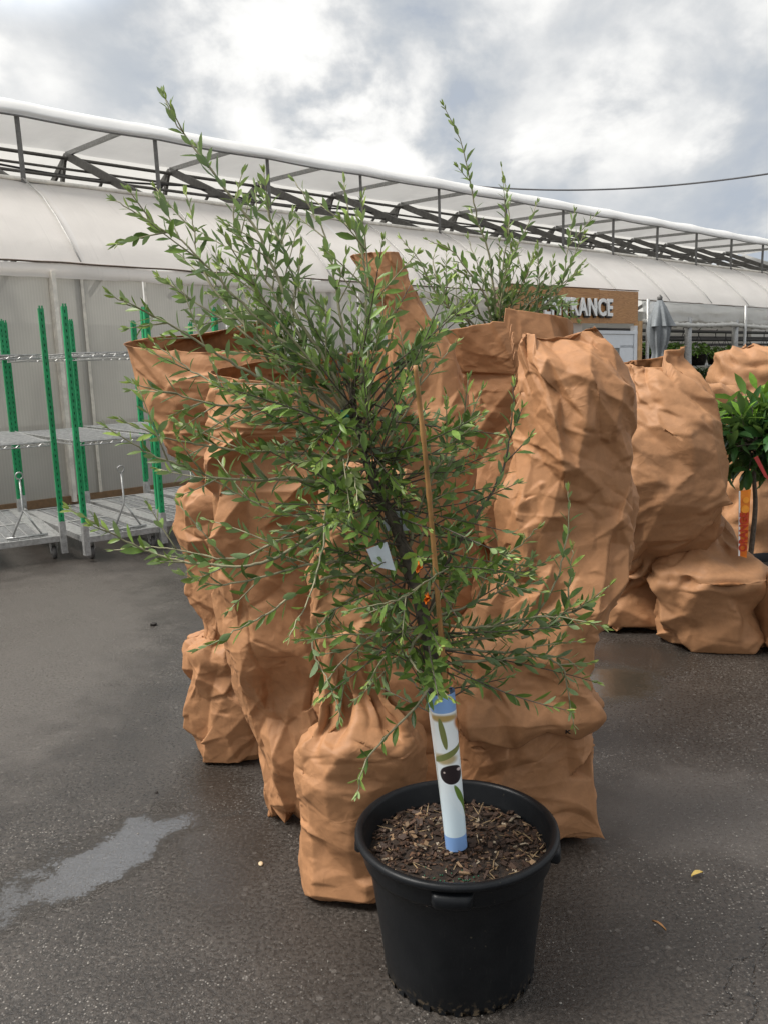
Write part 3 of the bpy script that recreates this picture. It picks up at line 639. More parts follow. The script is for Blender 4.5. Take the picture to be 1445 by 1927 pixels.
# ------------------------------------------------------------------ nursery carts
def make_cart(w, dp, label, shelves):
    r = empty('nursery_cart', (0, 0, 0), label, 'cart', 'nursery carts by the greenhouse wall')
    zp = .21
    q = MB()
    q.box((0, 0, zp-.05), (w, .035, zp)); q.box((0, dp-.035, zp-.05), (w, dp, zp)); q.box((0, .035, zp-.05), (.035, dp-.035, zp)); q.box((w-.035, .035, zp-.05), (w, dp-.035, zp))
    q.box((.035, dp*.5-.04, zp-.04), (w-.035, dp*.5+.04, zp-.004)); q.box((.035, .035, zp-.04), (.15, dp-.035, zp-.005)); q.box((w-.15, .035, zp-.04), (w-.035, dp-.035, zp-.005))
    q.build('platform', STEEL, r)
    q = MB()
    for y in np.arange(.07, dp-.05, .045): q.tube([(.15, y, zp-.012), (w-.15, y, zp-.012)], .004, 4)
    for x in np.arange(.18, w-.15, .09): q.tube([(x, .04, zp-.006), (x, dp-.04, zp-.006)], .004, 4)
    q.build('mesh_deck', STEEL, r)
    for (x, y) in ((0, 0), (w, 0), (0, dp), (w, dp)):
        sx = 1 if x == 0 else -1; sy = 1 if y == 0 else -1
        q = MB(); q.bar((x, y-sy*.018, .06), (x, y-sy*.018, .34), .06, .05, up=(1, 0, 0)); q.build('socket', STEEL, r)
        # slotted post: a folded channel with a row of slots in the face
        q = MB(); y0 = y-sy*.018; hw = .017
        z = .3
        q.bar((x-hw, y0, .28), (x-hw, y0, 2.15), .010, .035, up=(0, 1, 0)); q.bar((x+hw, y0, .28), (x+hw, y0, 2.15), .010, .035, up=(0, 1, 0))
        while z < 2.13:
            q.box((x-hw, y0-.016, z), (x+hw, y0-.010, z+.028)); q.box((x-hw, y0-.0165, z+.028), (x-hw*.22, y0-.0105, z+.052)); q.box((x+hw*.22, y0-.0165, z+.028), (x+hw, y0-.0105, z+.052)); z += .052
        q.box((x-hw, y0+.008, .28), (x+hw, y0+.014, 2.15), 1)
        q.build('post', [GREENPOST, BLACKHOLE], r)
    for (x, y) in ((.07, .09), (w-.07, .09), (.07, dp-.09), (w-.07, dp-.09)):
        q = MB(); q.lathe((0, 0, 0), [(.0, -.018), (.05, -.018), (.058, -.01), (.058, .01), (.05, .018), (.0, .018)], 20)
        vs = [(x+v[2], y+v[0], .058+v[1]) for v in q.v]; f_ = q.f
        wl = link_mesh('caster', vs, f_, RUBBER, r, True)
        q = MB(); q.box((x-.03, y-.035, .10), (x-.022, y+.035, .158)); q.box((x+.022, y-.035, .10), (x+.03, y+.035, .158)); q.tube([(x-.03, y, .058), (x+.03, y, .058)], .012, 8); q.box((x-.03, y-.012, .05), (x-.022, y+.012, .10)); q.box((x+.022, y-.012, .05), (x+.03, y+.012, .10)); q.build('caster_fork', STEEL, r)
    for z in shelves:
        q = MB()
        for dz in (0, .032):
            q.tube([(.03, .03, z+dz), (w-.03, .03, z+dz), (w-.03, dp-.03, z+dz), (.03, dp-.03, z+dz), (.03, .03, z+dz)], .006, 5)
        for y in np.arange(.05, dp-.04, .065): q.tube([(.03, y, z+.034), (w-.03, y, z+.034)], .0026, 3)
        for k in range(3): x = .03+(w-.06)*(k+1)/4; q.tube([(x, .03, z+.026), (x, dp-.03, z+.026)], .006, 4)
        n = 14
        for y in (.03, dp-.03):
            for k in range(n):
                xa = .03+(w-.06)*k/n; xb = .03+(w-.06)*(k+1)/n; q.tube([(xa, y, z+(.032 if k % 2 else 0)), (xb, y, z+(0 if k % 2 else .032))], .0035, 3)
        n = 34
        for x in (.03, w-.03):
            for k in range(n):
                ya = .03+(dp-.06)*k/n; yb = .03+(dp-.06)*(k+1)/n; q.tube([(x, ya, z+(.032 if k % 2 else 0)), (x, yb, z+(0 if k % 2 else .032))], .0035, 3)
        q.build('wire_shelf', STEEL, r)
    # hitch bar standing on the platform
    q = MB(); hx = w*.6
    q.tube([(hx-.12, .12, zp), (hx, .14, .45), (hx, .15, .72)], .009, 6); q.tube([(hx+.14, .12, zp), (hx, .14, .45)], .009, 6)
    ring = [(hx+.03*math.cos(a), .15, .75+.03*math.sin(a)) for a in np.linspace(0, 6.283, 15)]; q.tube(ring, .007, 6, cap=False)
    q.tube([(hx-.16, .12, zp+.01), (hx+.18, .12, zp+.01)], .012, 6)
    q.build('hitch_bar', STEEL, r, True)
    return r
def place(o, corner, ang): o.location = Vector((corner[0], corner[1], 0)); o.rotation_euler = (0, 0, ang)
ua = rad(37)
cartA = make_cart(.70, 2.0, 'second green posted wire cart from the left, hitch bar standing on its deck', [1.0, 1.74])
g2 = G(161, 1014, .2); place(cartA, g2, ua)
cartB = copy_tree(cartA); cartB['label'] = 'cart cut off by the left edge of the photo'
g1 = G(119, 1010, .2); u1 = rad(31); place(cartB, g1-np.array([math.cos(u1), math.sin(u1), 0])*.70, u1)
cartC = copy_tree(cartA); cartC['label'] = 'third cart from the left, its deck just behind the brown paper sleeves'
g3 = G(300, 985, .2); place(cartC, g3, ua)
cartD = copy_tree(cartA); cartD['label'] = 'farthest cart, mostly hidden behind olive foliage and paper sleeves'
place(cartD, g3+np.array([math.cos(ua), math.sin(ua), 0])*.76+np.array([-.1, .2, 0]), ua)

# ------------------------------------------------------------------ paper sleeves
from mathutils.geometry import delaunay_2d_cdt
def facets(s, t, per, rng, spacing, amp, stretch=1.0, power=1):
    """piecewise flat facets with sharp ridges and valleys: heights on random points, linear in between"""
    t0, t1 = t.min()-spacing, t.max()+spacing
    wt = t+spacing*.3*np.sin(s*6.283/per*2+rng.rand()*6)+spacing*.25*np.sin(s*6.283/per*5+rng.rand()*6); ws = s+spacing*.35*np.sin(t/spacing*1.3+rng.rand()*6)
    n = max(8, int(per*(t1-t0)/spacing**2/stretch)); pts = np.stack([rng.rand(n)*per, rng.uniform(t0, t1, n)], 1); h = rng.uniform(-1, 1, n)**power
    pts = np.concatenate([pts-[per, 0], pts, pts+[per, 0]]); h = np.tile(h, 3)
    keep = (pts[:, 0] > -per*.35) & (pts[:, 0] < per*1.35); pts, h = pts[keep], h[keep]
    res = delaunay_2d_cdt([Vector((a, b*stretch)) for a, b in pts], [], [], 0, 1e-6)
    co_ = np.array([(v[0], v[1]/stretch) for v in res[0]]); hh = np.array([h[o[0]] if len(o) else 0 for o in res[3]])
    out = np.zeros(s.shape); xs, ys = (ws % per).ravel(), wt.ravel(); o_ = out.ravel()
    order = np.argsort(ys); ysrt = ys[order]
    for (a, b, c) in res[2]:
        A_, B_, C_ = co_[a], co_[b], co_[c]; ymin, ymax = min(A_[1], B_[1], C_[1]), max(A_[1], B_[1], C_[1])
        idx = order[np.searchsorted(ysrt, ymin):np.searchsorted(ysrt, ymax)]
        if len(idx) == 0: continue
        x, y = xs[idx], ys[idx]; m_ = (x >= min(A_[0], B_[0], C_[0])) & (x <= max(A_[0], B_[0], C_[0])); idx = idx[m_]
        if len(idx) == 0: continue
        x, y = xs[idx], ys[idx]; den = (B_[1]-C_[1])*(A_[0]-C_[0])+(C_[0]-B_[0])*(A_[1]-C_[1])
        if abs(den) < 1e-12: continue
        l1 = ((B_[1]-C_[1])*(x-C_[0])+(C_[0]-B_[0])*(y-C_[1]))/den; l2 = ((C_[1]-A_[1])*(x-C_[0])+(A_[0]-C_[0])*(y-C_[1]))/den; l3 = 1-l1-l2
        ok = (l1 >= -1e-6) & (l2 >= -1e-6) & (l3 >= -1e-6)
        o_[idx[ok]] = (l1*hh[a]+l2*hh[b]+l3*hh[c])[ok]
    return out*amp
def creased(g, s, t, per, rng, spacing, jit, N, stretch=1.0, power=3, keep=.7):
    """re-lays the sheet g as flat facets between random points: every edge becomes a crisp crease"""
    nv, nu, _ = g.shape; t0, t1 = float(t[0, 0]), float(t[-1, 0])
    n = max(20, int(per*(t1-t0)/spacing**2*(1/stretch)))
    nb = max(8, int(per/spacing*1.3))
    pt = np.concatenate([np.stack([rng.rand(n)*per, rng.uniform(t0, t1, n)], 1),
                         np.stack([(np.arange(nb)+.35*rng.rand(nb))*per/nb, np.full(nb, t0)], 1), np.stack([(np.arange(nb)+.35*rng.rand(nb))*per/nb, np.full(nb, t1)], 1)])
    fi = (pt[:, 1]-t0)/(t1-t0)*(nv-1); fj = pt[:, 0]/per*nu
    ii = np.clip(np.round(fi).astype(int), 0, nv-1); jj = np.round(fj).astype(int) % nu
    h = rng.uniform(-1, 1, len(pt))**power*jit; h[n:] *= .25
    val = g[ii, jj]+N[ii, jj]*h[:, None]
    allp = np.concatenate([pt-[per, 0], pt, pt+[per, 0]]); vv = np.tile(val, (3, 1))
    kp = (allp[:, 0] > -per*.3) & (allp[:, 0] < per*1.3); allp, vv = allp[kp], vv[kp]
    sh = rng.uniform(-.25, .25)
    res = delaunay_2d_cdt([Vector((a, b*stretch)) for a, b in allp], [], [], 0, 1e-6)
    idx0 = [o[0] if len(o) else 0 for o in res[3]]; co_ = np.array([(v[0], v[1]/stretch) for v in res[0]]); vv = vv[idx0]
    out = g.reshape(-1, 3).copy(); xs, ys = s.ravel(), t.ravel(); order = np.argsort(ys, kind='stable'); ysrt = ys[order]
    for (a, b, c) in res[2]:
        A_, B_, C_ = co_[a], co_[b], co_[c]
        if max(A_[0], B_[0], C_[0]) < 0 or min(A_[0], B_[0], C_[0]) > per: continue
        idx = order[np.searchsorted(ysrt, min(A_[1], B_[1], C_[1])-1e-6):np.searchsorted(ysrt, max(A_[1], B_[1], C_[1])+1e-6)]
        if len(idx) == 0: continue
        x = xs[idx]; m_ = (x >= min(A_[0], B_[0], C_[0])) & (x <= max(A_[0], B_[0], C_[0])); idx = idx[m_]
        if len(idx) == 0: continue
        x, y = xs[idx], ys[idx]; den = (B_[1]-C_[1])*(A_[0]-C_[0])+(C_[0]-B_[0])*(A_[1]-C_[1])
        if abs(den) < 1e-12: continue
        l1 = ((B_[1]-C_[1])*(x-C_[0])+(C_[0]-B_[0])*(y-C_[1]))/den; l2 = ((C_[1]-A_[1])*(x-C_[0])+(A_[0]-C_[0])*(y-C_[1]))/den; l3 = 1-l1-l2
        ok = (l1 >= -1e-6) & (l2 >= -1e-6) & (l3 >= -1e-6)
        out[idx[ok]] = (l1[:, None]*vv[a]+l2[:, None]*vv[b]+l3[:, None]*vv[c])[ok]
    out = out.reshape(nv, nu, 3)
    keep = np.asarray(keep)
    if keep.ndim == 2: keep = keep[..., None]
    return g*(1-keep)+out*keep
def folds(s, t, per, rng, n, Ls, ws, amp, flat=.5):
    t0, t1 = t.min(), t.max(); out = np.zeros(s.shape)
    for _ in range(n):
        a, b = rng.rand()*per, rng.uniform(t0, t1); ds = s-a; ds = ds-per*np.round(ds/per); dt = t-b
        th = rng.normal(0, .45) if rng.rand() < flat else rng.uniform(0, math.pi)
        L = rng.uniform(*Ls); w = rng.uniform(*ws); A_ = amp*rng.uniform(.4, 1.2)*(1 if rng.rand() < .62 else -1)
        al = ds*math.cos(th)+dt*math.sin(th); ac = -ds*math.sin(th)+dt*math.cos(th); ac = ac+rng.uniform(-1.5, 1.5)*al*al/L*.4
        ww = np.where(ac > 0, w, w*rng.uniform(1.5, 3.2))
        out += A_*np.exp(-np.abs(ac)/ww)*np.clip(1-(al/L)**2, 0, 1)
    return out
def relax(X, T, eu, ev, iters, k, kb, wrap, rng, pin, maxd, N):
    """buckle a sheet of surplus paper: edges want to be longer than on the form T, bending is resisted, the form pulls gently"""
    nv, nu, _ = X.shape
    ux = (lambda A: np.roll(A, -1, 1)) if wrap else None
    def nb(A, di, dj):      # views (a, b) of neighbours
        a = A[:nv-di] if di else A
        b = A[di:] if di else A
        if wrap: return a, np.roll(b, -dj, 1)
        if dj > 0: return a[:, :-dj], b[:, dj:]
        if dj < 0: return a[:, -dj:], b[:, :dj]
        return a, b
    cons = []
    def mk(di, dj, stiff, st):
        a, b = nb(T, di, dj); L = np.linalg.norm(b-a, axis=2); ea, eb = nb(eu, di, dj); va, vb = nb(ev, di, dj)
        e = (ea+eb)/2*(abs(dj)/(abs(dj)+di))+(va+vb)/2*(di/(abs(dj)+di))
        cons.append((di, dj, L*(1+e*st), stiff))
    for (di, dj) in ((0, 1), (1, 0), (1, 1), (1, -1)): mk(di, dj, 1.0, 1.0)
    for (di, dj) in ((0, 2), (2, 0)): mk(di, dj, kb, 1.0)
    tot = sum(c[3] for c in cons)*2
    for it in range(iters):
        D_ = np.zeros_like(X)
        for (di, dj, L, st) in cons:
            a, b = nb(X, di, dj); d = b-a; l = np.linalg.norm(d, axis=2)+1e-9
            r = l-L
            c = d*((r/l)*.5*st)[..., None]
            if wrap:
                D_[:nv-di] += c
                D_[di:] -= np.roll(c, dj, 1)
            else:
                if dj > 0: D_[:nv-di, :-dj] += c; D_[di:, dj:] -= c
                elif dj < 0: D_[:nv-di, -dj:] += c; D_[di:, :dj] -= c
                else: D_[:nv-di] += c; D_[di:] -= c
        X = X+D_*(1.75*4/tot)*.5
        off = X-T; dn = (off*N).sum(2, keepdims=True); tg = off-dn*N
        X = X-k*tg*.6-k*dn*N-N*(dn-np.clip(dn, -maxd[..., None], maxd[..., None]))
        X[..., 2] = np.maximum(X[..., 2], .003)
        X = X+(T-X)*pin[..., None]
    return X
def interp_grid(A, nv, nu, wrap):
    a, b = A.shape[:2]; v = np.linspace(0, a-1, nv); i = np.minimum(v.astype(int), a-2); f = (v-i)[:, None, None]
    R_ = A[i]*(1-f)+A[i+1]*f
    if wrap: u = np.arange(nu)*b/nu; j = u.astype(int); f = (u-j)[None, :, None]; return R_[:, j % b]*(1-f)+R_[:, (j+1) % b]*f
    u = np.linspace(0, b-1, nu); j = np.minimum(u.astype(int), b-2); f = (u-j)[None, :, None]; return R_[:, j]*(1-f)+R_[:, j+1]*f
def paperize(T, per, hgt, rng, wrap=True, eps=.05, amp=1.0, slack=None, sizes=(.125, .058, .027, .013), maxfrac=None, pinrows=2):
    """T: dense form grid. returns dense buckled grid"""
    nv, nu, _ = T.shape; X = None; Tprev = None
    for lv, sz in enumerate(sizes):
        a, b = max(10, int(hgt/sz)), max(12, int(per/sz))
        a, b = min(a, nv), min(b, nu)
        Tl = interp_grid(T, a, b, wrap); N = vnorm(Tl, wrap)
        if ((Tl-Tl.mean(1, keepdims=True))*N).sum() < 0: N = -N
        sl = np.ones((a, b)) if slack is None else interp_grid(slack[..., None], a, b, wrap)[..., 0]
        md = (np.full((a, b), .05*amp) if maxfrac is None else interp_grid(maxfrac[..., None], a, b, wrap)[..., 0])
        n_ = rng.randn(a, b)
        if X is None:
            X = Tl+N*(n_*sz*.30*amp*np.minimum(sl, 1.2))[..., None]
        else:
            X = Tl+interp_grid(X-Tprev, a, b, wrap)+N*(n_*sz*.02*amp)[..., None]
        pin = np.zeros((a, b)); pin[:pinrows if lv == 0 else 2] = .5
        e = eps*sl*(1.0, 1.2, 1.32, 1.4)[lv]
        X = relax(X, Tl, e*1.2, e*.75, (170, 90, 36, 16)[lv], (.004, .006, .008, .008)[lv], (.30, .14, .06, .05)[lv], wrap, rng, pin, md*(1+.25*lv), N)
        Tprev = Tl
    return T+interp_grid(X-Tprev, nv, nu, wrap)
def vnorm(g, wrap):
    du = (np.roll(g, -1, 1)-np.roll(g, 1, 1)); dv = np.gradient(g, axis=0)
    if not wrap: du = np.gradient(g, axis=1)
    n = np.cross(du, dv); return n/(np.linalg.norm(n, axis=2)[..., None]+1e-9)
def bag(secs, front, label, seed, ratio=.85, rim=None, rimlen=.25, necks=(), amp=1.0, eps=.07, sizes=(.135, .062), tw=.6, cst=.62, res=.0038, m=KRAFT, name='paper_sleeve', e=.8, Yc=None, group='kraft paper tree sleeves', solid=True, close=False, extra=None):
    rng = np.random.RandomState(seed)
    yf = G(*front)[1]
    ab = abs(P(secs[0][2], front[1], yf)[0]-P(secs[0][1], front[1], yf)[0])/2
    Y0 = Yc if Yc is not None else yf+ab*ratio
    rows = []
    for k, sc in enumerate(secs):
        py, xl, xr = sc[:3]; rt = sc[3] if len(sc) > 3 else ratio; Y = Y0+(sc[4] if len(sc) > 4 else 0)
        a_, b_ = P(xl, py, Y), P(xr, py, Y); z = (a_[2]+b_[2])/2
        tilt = (b_[2]-a_[2])/2
        if k == 0: z = 0.004
        rows.append((.5*(a_[0]+b_[0]), Y, max(z, .004), (b_[0]-a_[0])/2, (b_[0]-a_[0])/2*rt))
    rows = [(rows[0][0], rows[0][1], .006, rows[0][3]*.05, rows[0][4]*.05), (rows[0][0], rows[0][1], .003, rows[0][3]*.93, rows[0][4]*.93)]+rows
    if close: r_ = rows[-1]; rows = rows+[(r_[0], r_[1], r_[2]+.01, r_[3]*.5, r_[4]*.5), (r_[0], r_[1], r_[2]+.012, r_[3]*.04, r_[4]*.04)]
    R_ = np.array(rows)
    seg = np.linalg.norm(np.diff(R_[:, [0, 2, 3]], axis=0), axis=1); L = np.concatenate([[0], np.cumsum(seg)])
    nv = int(min(540, max(30, L[-1]/res))); dist = np.linspace(0, L[-1], nv)
    tt = np.interp(dist, L, np.arange(len(R_))); Q = catmull(R_, tt); Q[:, 3:] = np.maximum(Q[:, 3:], .004)
    per = 2*math.pi*np.mean(R_[2:, 3])*.92; nu = int(min(400, max(40, per/res)))
    twd = tw*np.sin(dist*rng.uniform(2.2, 3.6)+rng.rand()*6)*(.5+rng.rand())+tw*.35*np.sin(dist*rng.uniform(6, 9)+rng.rand()*6)   # the sheet is not wound straight
    th = np.linspace(0, 2*math.pi, nu, endpoint=False)[None]+math.pi/2+twd[:, None]
    cth, sth = np.cos(th), np.sin(th); sx = np.sign(cth)*np.abs(cth)**e; sy = np.sign(sth)*np.abs(sth)**e
    g = np.zeros((nv, nu, 3)); g[..., 0] = Q[:, 0:1]+Q[:, 3:4]*sx; g[..., 1] = Q[:, 1:2]+Q[:, 4:5]*sy; g[..., 2] = Q[:, 2:3]
    g[..., 0] += 0; 
    s_ = np.broadcast_to(np.linspace(0, per, nu, endpoint=False)[None], (nv, nu)).copy(); t_ = np.broadcast_to(dist[:, None], (nv, nu)).copy()
    N = vnorm(g, True)
    cen = np.stack([Q[:, 0], Q[:, 1], Q[:, 2]], 1)[:, None]
    mid = nv//2
    if ((g[mid]-cen[mid])*N[mid]).sum() < 0: N = -N
    sizef = min(1.0, per/1.3); area = per*L[-1]
    sl = np.ones((nv, nu))*(.75+.5*np.clip(.5+1.2*(facets(s_, t_, per, rng, .22, .5)), 0, 1))
    for (py, a_, wz, k_) in necks:
        zn = P(secs[0][1], py, Y0)[2]; sl += 1.1*np.exp(-((g[..., 2]-zn)/(wz*1.1))**2)
    sl *= np.clip(dist/.05, .1, 1)[:, None]
    if rim: sl *= (1-.75*np.clip(1-(L[-1]-dist)/.10, 0, 1))[:, None]
    mf = np.minimum(.065*sizef*amp, .45*np.maximum(np.minimum(Q[:, 3], Q[:, 4]), .01))[:, None]*np.ones((nv, nu))
    form = g+N*(facets(s_, t_, per, rng, .24*sizef, .034*sizef, .75)*amp*np.clip(dist/.08, 0, 1)[:, None])[..., None]
    g = paperize(form, per, L[-1], rng, True, eps*amp, amp, sl, (sizes if res < .01 else tuple(x*1.25 for x in sizes)), mf)
    N = vnorm(g, True)
    if ((g[mid]-cen[mid])*N[mid]).sum() < 0: N = -N
    d = folds(s_, t_, per, rng, int(5+area*10), (.08*sizef, .30*sizef), (.006, .018), .010*sizef**.5)
    d *= .35+.65*amp
    for (py, a_, wz, k_) in necks:
        zn = P(secs[0][1], py, Y0)[2]; ph = rng.uniform(0, 6); fr = (th*k_/6.283+.35*np.sin(th*2+ph)+.25*np.sin(th*3+ph*2)+(t_*.8))
        tri = np.abs((fr % 1)-.5)*4-1
        d += a_*tri*np.exp(-((g[..., 2]-zn)/wz)**2)
    edge = np.clip(dist/.06, 0, 1)[:, None]; edge = .12+.88*edge
    bottom = np.clip(g[..., 2]/.03, .15, 1)
    d = d*edge*bottom
    half = np.clip(Q[:, 3:4]*.5, .004, 1); d = np.clip(d, -half*.6, half)
    g = g+N*d[..., None]*np.array([1, 1, .7])
    N = vnorm(g, True)
    if ((g[mid]-cen[mid])*N[mid]).sum() < 0: N = -N
    cr = .35+.65*amp
    nk = np.zeros((nv, nu))
    for (py, a_, wz, k_) in necks: nk = np.maximum(nk, np.exp(-((g[..., 2]-P(secs[0][1], py, Y0)[2])/(wz*1.2))**2))
    g = creased(g, s_, t_, per, rng, .105*sizef**.6, .046*sizef*cr, N, cst*rng.uniform(.9, 1.1), 3, .9*(1-.8*nk))
    d2 = folds(s_, t_, per, rng, int(6+area*14), (.10*sizef, .38*sizef), (.005, .014), .010*sizef**.5, .2)*edge*bottom*cr
    g = g+N*d2[..., None]
    fine = facets(s_, t_, per, rng, .046*sizef**.5, .011*cr, rng.uniform(.8, 1.2), 5)+facets(s_, t_, per, rng, .024, .0032*cr, 1.0, 5)
    g = g+N*(fine*edge*bottom*(1-.5*nk))[..., None]
    g[..., 2] = np.maximum(g[..., 2], .003)
    if rim:
        a_, dz = zip(*[(rad(x[0]), x[1]) for x in rim]); out = [x[2] if len(x) > 2 else 0 for x in rim]
        aa = np.concatenate([np.array(a_)-2*math.pi, a_, np.array(a_)+2*math.pi]); zz = np.tile(dz, 3); oo = np.tile(out, 3)
        f_ = np.interp(th % (2*math.pi), aa, zz); fo = np.interp(th % (2*math.pi), aa, oo)
        w = np.clip(1-(L[-1]-dist)/rimlen, 0, 1)[:, None]; w = w*w*(3-2*w)
        g[..., 2] += w*f_*1.0
        g[..., 0] += w*fo*cth; g[..., 1] += w*fo*sth
    if extra is not None: g = extra(g, th, dist, L[-1])
    g[..., 2] = np.maximum(g[..., 2], .003+.004*rng.rand(nv, nu)*0)
    fc = gridfaces(nv, nu, True)
    c0 = (R_[2][0], R_[2][1], 0)
    if ((g[mid]-cen[mid])*vnorm(g, True)[mid]).sum() < 0: fc = fc[:, ::-1]
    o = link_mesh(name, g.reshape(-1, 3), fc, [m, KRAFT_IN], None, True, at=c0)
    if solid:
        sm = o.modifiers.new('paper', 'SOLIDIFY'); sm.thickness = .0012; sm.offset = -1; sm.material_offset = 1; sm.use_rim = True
    tag(o, label, 'paper sleeve', group); o['_Y'] = Y0
    return o

FRONT, BACKA, LEFTA, RIGHTA = 270, 90, 180, 0
bagA = bag([(1432, 392, 505), (1395, 384, 508), (1330, 372, 505), (1245, 366, 490), (1212, 380, 478), (1195, 402, 468), (1130, 383, 480), (1060, 366, 490), (985, 343, 500), (945, 352, 500), (917, 396, 480, .8), (900, 392, 482, .75), (868, 335, 500, .6), (800, 290, 520, .5), (745, 266, 525, .45), (705, 254, 522, .42)],
     (440, 1432), 'slumped sleeve with rolled base at the left, its mouth flopping open toward the wire carts', 11, rim=[(270, -.23), (240, -.2), (210, -.04, .03), (185, .05, .06), (150, .05), (90, .17), (40, .2), (0, .16), (310, .02)], rimlen=.36, necks=[(1205, .018, .06, 12), (910, .015, .06, 9)], amp=1.25)
bagB = bag([(1548, 505, 600), (1500, 492, 612), (1400, 480, 622), (1300, 468, 626), (1235, 452, 622), (1180, 432, 612), (1080, 417, 612), (980, 412, 650), (900, 402, 700), (820, 392, 728), (740, 388, 738), (690, 386, 738)],
     (545, 1552), 'tall sleeve second from the left, straight seam down its base and a wide open mouth', 22, ratio=.8, rim=[(270, -.13), (180, .05), (120, .16), (90, .17), (50, .12), (0, .02), (315, -.12)], rimlen=.4, necks=[(1235, .012, .08, 7)], amp=1.15)
bagC = bag([(1700, 596, 790), (1650, 582, 798), (1560, 572, 796), (1470, 574, 790), (1400, 578, 780), (1372, 594, 752), (1345, 622, 740), (1310, 630, 722), (1240, 612, 715), (1150, 600, 735), (1050, 596, 750), (950, 600, 750), (900, 610, 745)],
     (690, 1700), 'low fat sleeve nearest the camera, touching the left side of the black pot', 33, ratio=.72, necks=[(1335, .03, .08, 11), (1300, .016, .1, 8)], close=True, amp=1.25)
bagD = bag([(1560, 720, 880), (1490, 712, 885), (1400, 704, 884), (1300, 690, 880), (1200, 690, 878), (1080, 700, 890), (950, 716, 892), (840, 728, 888), (740, 735, 868, .55), (660, 732, 846, .45), (600, 722, 806, .35), (540, 692, 776, .3), (487, 666, 748, .25)],
     (800, 1550), 'tall narrow sleeve directly behind the olive, rising to a blunt flattened peak', 44, ratio=.75, close=False, necks=[(1290, .02, .1, 9)], amp=.42)
def eflap(g, th, dist, L):      # loose corner of paper trailing on the ground, right of the base
    tip = G(1138, 1586); a0 = rad(-38)
    da = (th-a0+math.pi) % (2*math.pi)-math.pi
    w = np.exp(-(da/.34)**2)*np.exp(-((dist-.27)/.085)**2)[:, None]
    tgt = np.array([tip[0], tip[1], .012])
    return g+(tgt-g)*np.clip(w*1.08, 0, 1)[..., None]
bagE = bag([(1592, 895, 1070), (1550, 880, 1085), (1462, 868, 1102), (1395, 866, 1096), (1358, 868, 1092), (1338, 896, 1064), (1354, 874, 1114), (1316, 872, 1116), (1275, 878, 1094), (1235, 878, 1086), (1195, 880, 1092), (1150, 915, 1122), (1070, 940, 1160), (950, 955, 1174), (850, 975, 1174), (740, 985, 1165), (700, 978, 1152, .55), (675, 980, 1142, .38), (648, 984, 1126, .12)],
     (1000, 1588), 'largest sleeve, right behind the pot, bulging upper half leaning over a crushed base', 55, ratio=.72, necks=[(1320, .022, .07, 8), (1225, .014, .08, 9)], cst=.5, amp=1.2, extra=eflap, rim=[(180, -.035), (230, -.03), (270, .0), (0, .03), (90, .005)], rimlen=.12)
bagH = bag([(1430, 850, 1040), (1380, 845, 1045), (1250, 850, 1040), (1150, 855, 1040), (1000, 868, 1050), (860, 868, 1062), (740, 858, 1068), (660, 836, 1070), (606, 822, 1072)],
     (950, 1420), 'open topped sleeve behind the largest one, olive shoots growing out of its mouth', 66, ratio=.55, rim=[(268, -.04), (238, .09), (200, .12), (180, .12), (130, .13), (100, .17), (75, .24), (30, .27), (6, .22), (345, -.05), (318, -.2), (290, -.18)], rimlen=.42, amp=.7, Yc=3.42)
# right hand group
bagF = bag([(1190, 1108, 1240), (1150, 1105, 1248), (1100, 1118, 1250), (1068, 1160, 1262, .9, -.05), (1052, 1172, 1285, .9, -.15), (1015, 1164, 1325, .85, -.3), (950, 1160, 1345, .85, -.4), (850, 1168, 1350, .85, -.4), (760, 1182, 1330, .8, -.35), (722, 1190, 1306, .7, -.3), (700, 1196, 1288, .6, -.28), (684, 1192, 1296, .55, -.28)],
     (1190, 1192), 'round bellied sleeve pinched at the waist, twisted open top in front of the umbrella', 77, m=KRAFT_FAR, ratio=.85, res=.0075, rim=[(270, -.07), (215, .07, -.02), (165, .0), (120, .05), (60, .08), (10, .0, .02), (320, .02)], rimlen=.26, necks=[(1062, .04, .1, 10), (704, .03, .07, 5)], amp=1.50)
bagG = bag([(1215, 1262, 1400), (1185, 1250, 1414), (1125, 1242, 1416), (1092, 1240, 1418), (1078, 1252, 1410), (1062, 1246, 1408), (1030, 1256, 1385, .8, .06), (1000, 1275, 1362, .75, .14), (975, 1295, 1348, .7, .2), (940, 1305, 1342, .7, .25)],
     (1330, 1228), 'squat sleeve with a thick pleated waistband leaning left under the round bellied one', 88, m=KRAFT_FAR, ratio=.8, res=.0075, necks=[(1078, .02, .05, 9), (1000, .02, .14, 7)], close=True, amp=1.50)
bagI = bag([(1060, 1110, 1210), (1000, 1120, 1215), (900, 1130, 1212), (800, 1140, 1205), (740, 1148, 1198), (695, 1158, 1194, .7)],
     (1160, 1135), 'narrow sleeve peeking out between the largest sleeve and the round bellied one', 99, m=KRAFT_FAR, res=.018, Yc=5.9, rim=[(270, -.05), (90, .06), (180, .0), (0, .0)], rimlen=.2)
bagJ = bag([(1085, 1300, 1405), (1020, 1310, 1402), (920, 1318, 1396), (840, 1322, 1388), (790, 1326, 1378), (760, 1318, 1385), (738, 1312, 1372, .8)],
     (1360, 1110), 'plump sleeve in shade between the round bellied one and the orange tree', 111, m=KRAFT_FAR, res=.018, Yc=6.1, close=True, necks=[(790, .02, .1, 7)], amp=1.40)
bagK = bag([(1060, 1360, 1480), (960, 1350, 1490), (860, 1350, 1495), (780, 1352, 1490), (720, 1346, 1480), (680, 1356, 1460, .8), (660, 1376, 1430, .6)],
     (1420, 1090), 'hooded sleeve with rounded top rising behind the orange tree', 122, m=KRAFT_FAR, res=.018, Yc=6.9, close=True, amp=1.3)
